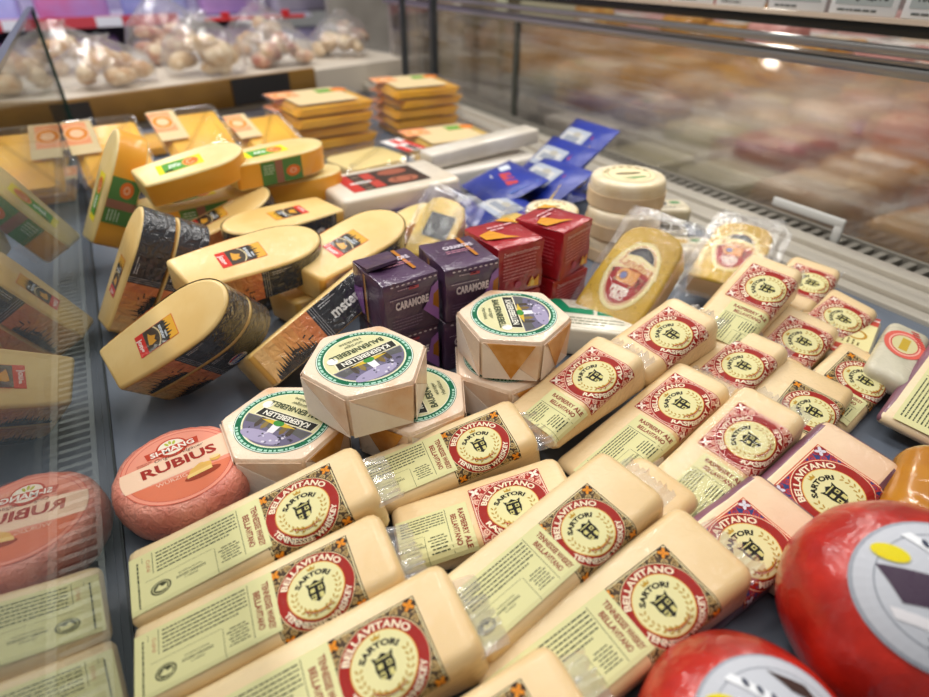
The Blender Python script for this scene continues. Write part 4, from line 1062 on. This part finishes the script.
# packs leaning at the far left end
GP2 = 'orange-labelled packs at the far left end'
slice_pack('orange-labelled sliced cheese pack against the left glass, behind the upright yellow wedge', (-.02, 1.245, .075, 4, 0, 26), GP2, w=.062, d=.085, green=False)
slice_pack('orange-labelled sliced cheese pack second from the left glass', (.128, 1.27, .075, 8, 0, 24), GP2, w=.066, d=.085, green=False)
slice_pack('orange-labelled sliced cheese pack left of the tall stacks', (.262, 1.27, .060, 10, 0, 18), GP2, w=.060, d=.085, green=False)
slice_pack('orange-labelled sliced cheese pack flat under the pack by the left glass', (-.015, 1.34, .002, 2, 0, 0), GP2, w=.068, d=.09, green=False)
slice_pack('orange-labelled sliced cheese pack flat on deck left of the tall stacks', (.20, 1.36, .002, 6, 0, 0), GP2, w=.085, d=.09, green=False)
slice_pack('orange-labelled sliced cheese pack flat on deck, row in front of the bread board', (.02, 1.58, .002, 6, 0, 0), GP2, w=.10, d=.09, green=False)
slice_pack('orange-labelled sliced cheese pack flat on deck, right of the one by the board', (.24, 1.62, .002, 9, 0, 0), GP2, w=.10, d=.09, green=False)
#SETTING
STEEL_D = solid('#69727f', .45, var='#5d6674', vscale=5, name='blue_grey_deck')
STEEL = solid('#b9b4aa', .32, metal=.7, bump=.05, name='steel')
DARK = solid('#22282b', .4, name='dark_seal')
WHITEM = solid('#d9d6cf', .4, name='white_metal')
structure('floor', boxmesh('floor', (-.0905, -.5, -.02, .80, 1.80, -.0005), STEEL_D), 'blue grey display deck of the chilled case')
def sheet(x0, x1, y0, y1, z0, z1, bm=None):
    bm = bm or bmesh.new()
    for x, fl in ((x0, False), (x1, True)):
        v = [bm.verts.new(c) for c in ((x, y0, z0), (x, y0, z1), (x, y1, z1), (x, y1, z0))]
        bm.faces.new(v[::-1] if fl else v)
    return bm
# left glass partition
GL = glass('partition_glass', .60, 0, 0)
bm = sheet(-.0905, -.0845, -.4, 1.72, .0025, .283); structure('wall_left', finish(bm, 'wall_left', GL, False), 'clear glass partition reflecting the cheeses on the left')
bm = bmesh.new(); box(bm, -.0940, 1.7205, .0, -.0810, 1.7285, .287); structure('trim_1', finish(bm, 'trim_1', solid('#1d3a36', .2, name='glass_edge'), False), 'dark green far edge of the glass partition')
bm = bmesh.new(); box(bm, -.0920, -.4, .2832, -.0830, 1.72, .289); structure('trim_2', finish(bm, 'trim_2', solid('#23403c', .2, name='glass_edge_top'), False), 'dark green top edge of the glass partition')
bm = bmesh.new(); box(bm, -.0968, -.5, -.02, -.0905, 1.78, .0022); box(bm, -.0902, -.5, -.001, -.0835, 1.7, .0022)
structure('trim_3', finish(bm, 'trim_3', DARK, False), 'dark sealing strip under the glass partition')
# grille on the left of the partition: frame and slats
bm = bmesh.new(); box(bm, -.134, -.5, -.012, -.128, 1.78, .004); box(bm, -.1015, -.5, -.012, -.0972, 1.78, .002)
y = -.45
while y < 1.75:
    box(bm, -.128, y, -.004, -.1015, y+.0045, .001); y += .012
structure('trim_4', finish(bm, 'trim_4', WHITEM, False), 'white slatted air grille left of the partition')
structure('trim_5', boxmesh('trim_5', (-.70, -.5, -.06, -.106, 1.80, -.03), solid('#3a4450', .5, name='dark_duct')), 'dark air duct under the grille')
structure('trim_6', boxmesh('trim_6', (-.70, -.5, -.022, -.1345, 1.80, -.002), STEEL_D), 'blue grey deck of the neighbouring bay')
# right rails
bm = bmesh.new()
box(bm, .80, -.5, -.02, .822, 2.2, .006, .002); box(bm, .826, -.5, -.02, .850, 2.2, .012, .003); box(bm, .853, -.5, -.02, .872, 2.2, .009, .002); box(bm, .875, -.5, -.02, .905, 2.2, .016, .003)
structure('trim_7', finish(bm, 'trim_7', solid('#cfc8ba', .35, metal=.3, bump=.04, name='pale_rail')), 'pale ribbed rail along the right side of the deck')
bm = bmesh.new(); y = -.45
box(bm, .905, -.5, -.03, .912, 2.2, .006); box(bm, .968, -.5, -.03, .975, 2.2, .006)
while y < 2.1:
    box(bm, .912, y, -.006, .968, y+.010, .002); y += .021
structure('trim_8', finish(bm, 'trim_8', solid('#8f8a80', .45, metal=.2, name='vent_metal'), False), 'slotted vent strip beyond the pale rail')
structure('trim_9', boxmesh('trim_9', (.79, -.5, -.08, .99, 2.2, -.035), DARK), 'dark gap under the vent strip')
# right glass
GR = glass('sliding_glass', .13, .04, .06, streak=True, tint='#f2efec')
bm = bmesh.new(); sheet(.978, .984, -.5, 1.425, .004, .236, bm); sheet(.978, .984, 1.435, 2.25, .004, .236, bm); structure('wall_right', finish(bm, 'wall_right', GR, False), 'sliding glass along the right side, reflection streaks painted in as haze')
bm = bmesh.new(); box(bm, .972, -.6, .236, .992, 2.3, .250, .003); box(bm, .974, -.6, .252, .990, 2.3, .256); box(bm, .970, -.6, .262, .994, 2.3, .274, .003)
structure('trim_10', finish(bm, 'trim_10', solid('#a8a6a4', .3, metal=.8, name='brushed_profile')), 'grey metal profile on top of the sliding glass')
bm = bmesh.new(); box(bm, .972, -.6, .2502, .992, 2.3, .2525)
structure('trim_11', finish(bm, 'trim_11', DARK, False), 'dark groove in the glass profile')
bm = bmesh.new(); box(bm, .974, 1.422, .004, .990, 1.438, .236); structure('trim_12', finish(bm, 'trim_12', solid('#4a4c44', .4, name='dark_post'), False), 'dark upright where two sliding panes meet')
# white bracket on the rail
def bracket():
    bm = bmesh.new(); box(bm, .936, .452, .026, .942, .578, .040, .002); box(bm, .936, .452, .0021, .942, .466, .030, .002)
    o = single('wire_bracket', finish(bm, 'wire_bracket', solid('#e4e4e0', .3, name='white_acrylic')), 'small white bracket on the rail at the foot of the right glass', 'bracket')
bracket()
# price rail above the glass
def price_rail():
    t = thing('price_rail', 'black price tag rail at the top right with grey digital tags', 'price rail', Matrix.Translation((0, 0, -.011)))
    bm = bmesh.new(); box(bm, .98, -.3, .296, 1.02, 2.2, .312, .003); child('rail_profile', finish(bm, 'rail_profile', solid('#1c1e1c', .35, name='black_rail')), t)
    bm = bmesh.new(); box(bm, .974, -.3, .312, .986, 2.2, .318); child('tag_ledge', finish(bm, 'tag_ledge', solid('#c9b7a4', .4, name='beige_ledge')), t)
    texts = ['2,51€', '2,51€', '2,51€', '1,99€', '2,49€', '2,51€', '2,51€']
    for i in range(7):
        y0 = .30+i*.105
        bm = bmesh.new(); box(bm, .980, y0, .3185, .984, y0+.098, .372, .002); tg = child('price_tag', finish(bm, 'price_tag', solid('#d6d8da', .4, name='tag_white')), t)
        a = Art(); f = lambda x, y, n: (.9795-n, x, y)
        ym = y0+.049
        a.rect(y0+.008, .331, y0+.090, .369, '#9fa6a6', 0)
        # seen from the cheese side: reading direction is -y
        q = Art(); q.text('100 g', 0, 0, .010, '#20241f', 1, w=.026, bold=.02); q.text(texts[i], .038, 0, .012, '#20241f', 1, w=.030, bold=.03)
        for vs, fs, col, ly in q.it: a.add([(ym+.019-x, .344+yy) for x, yy in vs], fs, col, ly)
        z = Art().lines(-.036, .030, .0, .003, 1, .003, '#5a5e5c', 1, seed=i)
        for vs, fs, col, ly in z.it: a.add([(ym-x, .3245+yy) for x, yy in vs], fs, col, ly)
        s_ = a.mesh('tag_display', f); o = child('tag_display', s_, tg)
price_rail()

# ------------------------------------------------------------------ goods added beyond the right glass, standing in for its reflections
structure('floor_2', boxmesh('floor_2', (.99, -.6, -.10, 3.6, 3.2, -.06), solid('#8a847c', .5, name='far_deck')), 'grey deck of the counter beyond the right glass') if False else structure('trim_13', boxmesh('trim_13', (1.0, -.9, -.10, 3.9, 3.6, -.06), solid('#8f8a82', .5, name='far_deck')), 'grey deck of the counter beyond the right glass')  # deck under the packs that replace the reflection
def goods(label, x, y, z, w, d, h, col, var, rot, group, band=None):
    t = thing('reflected_meat_pack', label, 'meat pack', pose(x, y, z, rot), group)
    bm = bmesh.new(); slab(bm, roundrect(-w*.86, -d*.86, w*.86, d*.86, min(w, d)*.35, 4), .006, h, h*.3, 3, jit=.0012)
    child('contents', finish(bm, 'contents', solid(col, .4, coat=.5, var=var, vscale=14, crink=.6, cscale=20), ang=60), t)
    bm = bmesh.new(); slab(bm, roundrect(-w, -d, w, d, .02, 3), 0, .016, .004, 2); child('tray', finish(bm, 'tray', solid('#d8d4cc', .4, coat=.3, name='pack_tray'), ang=50), t)
    if band:
        a = Art(); a.rect(-w*.3, -d*.5, w*.4, d*.5, band, 0); child('pack_label', a.mesh('pack_label', flat(h+.0012)), t)
q = random.Random(21)
cn = 0
PAL = {
 'ham': [('#b5645c', '#8e423e'), ('#c47a70', '#a05850'), ('#9c4c48', '#b87068')],
 'tan': [('#c08a3c', '#9a6424'), ('#b67c34', '#d0a258'), ('#c79a58', '#a87836')],
 'pale': [('#d8bfa2', '#c2a07c'), ('#dccab4', '#c8a98a'), ('#cfa878', '#e0c6a2')],
 'olive': [('#a8a284', '#8a866a'), ('#b4ae94', '#98926e')],
 'purple': [('#6a5a80', '#857a94'), ('#7c7490', '#5c5470')],
 'pink': [('#d39a92', '#bc7a74'), ('#d8aaa4', '#c48a84')],
}
rows = [  # x, kinds from near to far
 (1.10, -.06, ['tan', 'tan', 'pale', 'olive', 'olive', 'olive', 'purple', 'pale', 'pale']),
 (1.32, -.03, ['ham', 'ham', 'tan', 'ham', 'olive', 'purple', 'purple', 'olive', 'pale', 'pale']),
 (1.54, .00, ['ham', 'ham', 'ham', 'pale', 'pale', 'pale', 'tan', 'pale', 'tan', 'tan']),
 (1.76, .03, ['pink', 'ham', 'ham', 'pink', 'pale', 'tan', 'tan', 'tan', 'tan', 'tan', 'tan']),
 (1.98, .06, ['pink', 'pink', 'pink', 'pale', 'pink', 'tan', 'tan', 'tan', 'tan', 'pink', 'tan']),
 (2.22, .09, ['pink', 'pink', 'ham', 'pink', 'pink', 'tan', 'pink', 'tan', 'tan', 'pink', 'tan', 'tan']),
 (2.50, .12, ['pink', 'pale', 'ham', 'pink', 'pale', 'pink', 'pink', 'tan', 'pink', 'pink', 'pink', 'pink']),
]
rown = ['nearest the sliding glass', 'second from the sliding glass', 'third from the sliding glass', 'fourth from the sliding glass', 'fifth from the sliding glass', 'sixth from the sliding glass', 'farthest from the sliding glass']
ordn = ['nearest', 'second', 'third', 'fourth', 'fifth', 'sixth', 'seventh', 'eighth', 'ninth', 'tenth', 'eleventh', 'twelfth']
desc = {'ham': 'dark red ham pack', 'tan': 'golden brown meat pack', 'pale': 'pale poultry pack', 'olive': 'olive grey pack', 'purple': 'purple wrapped pack', 'pink': 'pink sausage pack'}
for ri, (x, z, kinds) in enumerate(rows):
    bm = bmesh.new(); box(bm, x-.108, -.8, -.06, x+.108, 1.28*x+.24, z-.001)
    structure('trim_%d' % (14+ri), finish(bm, 'shelf', solid('#9a958c', .5, name='far_step'), False), 'stepped shelf under the packs standing in for reflections, row %s' % rown[ri])
    for j, k in enumerate(kinds):
        y = .06+j*.21+x*.10
        if y > 1.28*x+.14 or (ri == 0 and y > 1.06): continue
        c, v = q.choice(PAL[k])
        goods('%s, %s from the front, standing in for a reflection, in the row %s' % (desc[k], ordn[j], rown[ri]), x+q.uniform(-.012, .012), y+q.uniform(-.01, .01), z, .101, .101, q.uniform(.045, .10), c, v, q.uniform(-4, 4), 'meat packs added beyond the sliding glass for its reflections', q.choice([None, '#e6e2da', '#e6e2da', '#d8c4a8']))

for i, (y, lab) in enumerate([(1.31, 'white box beyond the sliding glass, right beside the dark upright'), (1.20, 'white box beyond the sliding glass, second from the dark upright')]):
    bm = bmesh.new(); box(bm, -.045, -.045, 0, .045, .045, .075, .004)
    single('white_box', finish(bm, 'white_box', solid('#e4dfd8', .45, name='white_card')), lab, 'box', pose(1.075, y, -.0585, 3), 'white boxes beyond the sliding glass')
# ------------------------------------------------------------------ far end of the case
WOODB = solid('#8a6428', .45, coat=.3, var='#6e4c1c', vscale=5, name='brown_board')
M_ = pose(-.80, 1.665, 0, 14.8)
bm = bmesh.new(); box(bm, 0, 0, 0, 1.46, .02, .078, .003); structure('trim_21', finish(bm, 'trim_21', WOODB), 'brown board across the far end of the deck', M_)
bm = bmesh.new(); box(bm, .735, -.004, .004, .785, -.0008, .070); box(bm, 1.17, -.006, .004, 1.36, -.0008, .077); structure('trim_22', finish(bm, 'trim_22', solid('#2c2a2a', .4, name='dark_patch'), False), 'dark panels on the brown board', M_)
bm = bmesh.new(); box(bm, -.3, .021, -.02, 1.9, .9, .066); structure('trim_23', finish(bm, 'trim_23', solid('#cfc4b4', .5, name='bread_shelf'), False), 'pale shelf behind the brown board', M_)
BAGF = film('bag_film', .10, .05, scale=40, strength=.9)
def bag(label, x, y, z, w, d, h, seed, kind=0):
    t = thing('food_bag', label, 'bag', pose(x, y, z, q.uniform(-20, 20)), 'clear bags on the shelf behind the board')
    qq = random.Random(seed); n = 13
    c = ['#b98850', '#a07040', '#cba878', '#b07060'][kind]
    bm = bmesh.new()
    for i in range(n):
        cx = qq.uniform(-w*.72, w*.72); cy = qq.uniform(-d*.6, d*.6); rr = qq.uniform(.20, .30)*w; cz = rr*.6+qq.uniform(0, max(.001, h-rr*1.2))*(1-abs(cx)/w)
        bmesh.ops.create_icosphere(bm, subdivisions=3, radius=rr, matrix=Matrix.Translation((cx, cy, cz)) @ Matrix.Rotation(qq.uniform(0, 3), 4, 'Z') @ Matrix.Diagonal((1.3, .85, .75, 1)))
    for v in bm.verts: v.co += Vector((qq.uniform(-1, 1), qq.uniform(-1, 1), qq.uniform(-1, 1)))*.0012
    child('bread_rolls', finish(bm, 'bread_rolls', solid(c, .6, var='#e6d2b0', vscale=26, coat=.5, crink=1., cscale=60, name='bread_%d' % kind)), t).__setitem__('kind', 'stuff')
    bm = bmesh.new(); loops = []; m = 26
    for zz, rr in ((0, .85), (.1, 1), (.35, 1.05), (.65, .95), (.85, .7), (1., .42), (1.12, .18), (1.2, .3)):
        loops.append([(w*rr*math.cos(2*math.pi*i/m)*(1+qq.uniform(-.05, .05)), d*rr*math.sin(2*math.pi*i/m)*(1+qq.uniform(-.05, .05)), h*zz+qq.uniform(-.006, .006)) for i in range(m)])
    rings(bm, loops, cap1=False); child('clear_bag', finish(bm, 'clear_bag', BAGF, ang=70), t)
bags = [(-.55, 1.95, .15, .13, .17, 0), (-.28, 2.02, .16, .13, .19, 0), (.02, 2.10, .16, .13, .18, 0), (.30, 2.15, .15, .13, .24, 2), (.55, 2.24, .14, .12, .20, 3), (.80, 2.34, .13, .12, .17, 2), (-.40, 2.35, .16, .13, .20, 2), (-.08, 2.42, .16, .13, .20, 0), (.24, 2.48, .16, .13, .30, 3), (.58, 2.56, .15, .13, .24, 0), (.92, 2.62, .13, .12, .18, 3)]
bn = ['clear bag of rolls at the far left behind the glass partition', 'clear bag of rolls just left of the partition end', 'clear bag of rolls in the middle of the front row on the shelf', 'tall pale bag of rolls right of the middle one', 'bag of pinkish rolls right of the tall pale bag', 'pale bag at the right end of the front row on the shelf', 'pale bag in the back row at far left', 'bag of rolls in the back row behind the middle one', 'pink tall bag in the back row', 'bag of rolls in the back row right of the pink one', 'low pinkish bag at the right end of the back row']
for i, (x, y, w, d, h, k) in enumerate(bags): bag(bn[i], x, y, .0665, w*.80, d*.80, h*.60, 40+i, k)
# lilac shelf further back with a red price strip
structure('wall_back', boxmesh('wall_back', (-3.2, 4.30, -.8, 1.15, 4.36, .95), solid('#a79fb8', .5, var='#8a80a4', vscale=4, name='lilac_back')), 'lilac cooler back wall far behind')
structure('trim_24', boxmesh('trim_24', (-3.2, 3.60, -.30, 1.1, 4.30, -.12), solid('#c9c4d6', .4, name='lilac_shelf')), 'lower lilac cooler shelf far behind')
structure('trim_25', boxmesh('trim_25', (-3.2, 3.60, .100, 1.1, 4.30, .120), solid('#c9c4d6', .4, name='lilac_shelf')), 'upper lilac cooler shelf far behind')
def strip():
    t = thing('price_strip', 'red and white price strip along the lilac shelf in the far background', 'price strip', Matrix.Identity(4))
    bm = bmesh.new(); box(bm, -3.2, 3.58, .096, .42, 3.6, .142); child('strip_profile', finish(bm, 'strip_profile', solid('#c0404c', .4, name='red_strip')), t)
    for i in range(9):
        bm = bmesh.new(); box(bm, -2.9+i*.37, 3.572, .098, -2.79+i*.37, 3.579, .140); child('tag', finish(bm, 'tag', solid('#dfe0ea', .4, name='strip_tag')), t)
strip()
def redbar():
    t = thing('red_rail', 'red bar with two clips hanging in front of the bags', 'rail', Matrix.Identity(4))
    bm = bmesh.new(); box(bm, .395, 2.60, .176, .769, 2.62, .188, .003); child('bar', finish(bm, 'bar', solid('#c01822', .35, name='red_bar')), t)
    for x in (.455, .68):
        bm = bmesh.new(); box(bm, x, 2.602, .1885, x+.032, 2.618, .205, .004); child('clip', finish(bm, 'clip', solid('#c01822', .35, name='red_bar')), t)
redbar()
lil = [('#9c98b4', '#b4b0c4'), ('#a8a0b0', '#8e889c'), ('#8f86c0', '#a79ad0'), ('#b58ac0', '#9a78b4'), ('#c46aa0', '#b48ac8'), ('#7f86c4', '#a8a8dc'), ('#b8b0d8', '#8a84b8')]
for lv, z in enumerate((-.1195, .1205)):
    for i in range(12):
        c, v = q.choice(lil); w = .15
        bm = bmesh.new(); slab(bm, roundrect(-w, -.09, w, .09, .03, 3), 0, q.uniform(.14, .19), .02, 2, jit=.004)
        single('chilled_pack', finish(bm, 'chilled_pack', solid(c, .4, coat=.4, var=v, vscale=6), ang=60), 'lilac chilled pack, %s from the left on the %s far shelf' % (ordn[i], ['lower', 'upper'][lv]), 'chilled pack', pose(-2.9+i*.36, 3.74+q.uniform(-.03, .03), z, q.uniform(-8, 8)), 'lilac packs on the far shelves')
# end glass and posts at the far right end
bm = bmesh.new(); box(bm, .80, 1.76, .0, .815, 1.775, .30); box(bm, .895, 1.755, 0, .915, 1.775, .32, .002)
structure('trim_26', finish(bm, 'trim_26', solid('#33373a', .35, name='dark_upright'), False), 'dark uprights at the far end of the case')
cols = [('#8f8a86', 1.00, 1.06), ('#d9d2c6', 1.065, 1.095), ('#3f3c38', 1.10, 1.19), ('#a8977c', 1.195, 1.26), ('#ded8cc', 1.265, 1.30), ('#6a5f4a', 1.305, 1.40), ('#8c7f66', 1.405, 1.47), ('#c9ccb4', 1.475, 1.53), ('#5c5646', 1.535, 1.60), ('#b4b49c', 1.605, 1.90)]
for i, (c, x0, x1) in enumerate(cols):
    structure('trim_%d' % (27+i), boxmesh('pilaster', (x0, 2.26+.008*i, -.3, x1, 2.32+.008*i, .75), solid(c, .45)), 'upright strip of the far cooler front, %s from the left' % ordn[i])
structure('wall_far', boxmesh('wall_far', (.98, 2.45, -.5, 4.5, 2.5, .9), solid('#a39a8e', .5, var='#8c8276', vscale=2, name='far_wall')), 'blurred beige cooler wall at the far end') if False else None
structure('wall_far', boxmesh('wall_far', (1.15, 3.45, -.8, 6.0, 3.5, 1.6), solid('#a8a29a', .5, var='#8c867e', vscale=3, name='far_wall')), 'blurred beige grey wall at the far right end')
structure('wall_front', boxmesh('wall_front', (3.9, -1.6, -.8, 3.95, 3.6, .75), solid('#b8a8a4', .5, var='#a08c88', vscale=3, name='pink_grey_wall')), 'pinkish grey back wall behind the stand-in packs')
structure('floor_far', boxmesh('floor_far', (-4, -3, -.95, 6, 8, -.9), solid('#b0aaa2', .4, name='store_floor')), 'store floor under the counters')

bpy.data.objects.remove(_to)
# ------------------------------------------------------------------ light
w = bpy.data.worlds.new('store'); SC.world = w; w.use_nodes = True
bg = w.node_tree.nodes['Background']; bg.inputs[0].default_value = (1, .975, .94, 1); bg.inputs[1].default_value = .24
def area(name, loc, size, size_y, power, col=(1, .96, .9), tgt=None):
    d = bpy.data.lights.new(name, 'AREA'); d.shape = 'RECTANGLE'; d.size = size; d.size_y = size_y; d.energy = power; d.color = col
    o = bpy.data.objects.new(name, d); C.objects.link(o); o.location = loc
    v = (Vector(tgt)-Vector(loc)) if tgt else Vector((0, 0, -1))
    o.rotation_euler = v.to_track_quat('-Z', 'Y').to_euler()
for i, (x, y) in enumerate([(-.6, .2), (.5, .2), (-.6, 1.6), (.6, 1.6), (1.9, .6), (1.9, 2.0)]):
    area('unseen_overhead_lamp', (x, y, 1.9), .16, 1.1, (13, 13, 19, 19, 14, 14)[i], (1, .97, .93))
area('unseen_overhead_lamp', (-.2, 2.8, 1.9), .16, 1.1, 22, (1, .97, .95))  # rear lamp added to brighten the back, no source seen there
area('case_lamp', (.80, .8, .72), .03, 1.8, 5, (1, .95, .86), (.25, .7, 0))
area('cooler_lamp', (-.8, 3.3, 1.1), 2.4, .08, 20, (.88, .86, 1), (-.8, 4.0, 0))
# ------------------------------------------------------------------ camera
F = 585.; pitch = math.atan(393.5/F); yaw = math.atan(404.5/(F/math.cos(pitch)))
cam = bpy.data.cameras.new('camera'); co = bpy.data.objects.new('camera', cam); C.objects.link(co)
cam.sensor_width = 36; cam.lens = F/929*36; cam.clip_start = .01
co.location = (0, 0, .38); co.rotation_euler = (math.pi/2-pitch, 0, -yaw)
cam.dof.use_dof = True; cam.dof.focus_distance = .50; cam.dof.aperture_fstop = cam.lens/1000/.006
SC.camera = co
vs = SC.view_settings; vs.view_transform = 'Standard'; vs.look = 'None'; vs.gamma = 1; vs.use_curve_mapping = False; vs.exposure = -.45
SC.cycles.transparent_max_bounces = 24; SC.cycles.use_denoising = True; SC.cycles.sample_clamp_indirect = 4
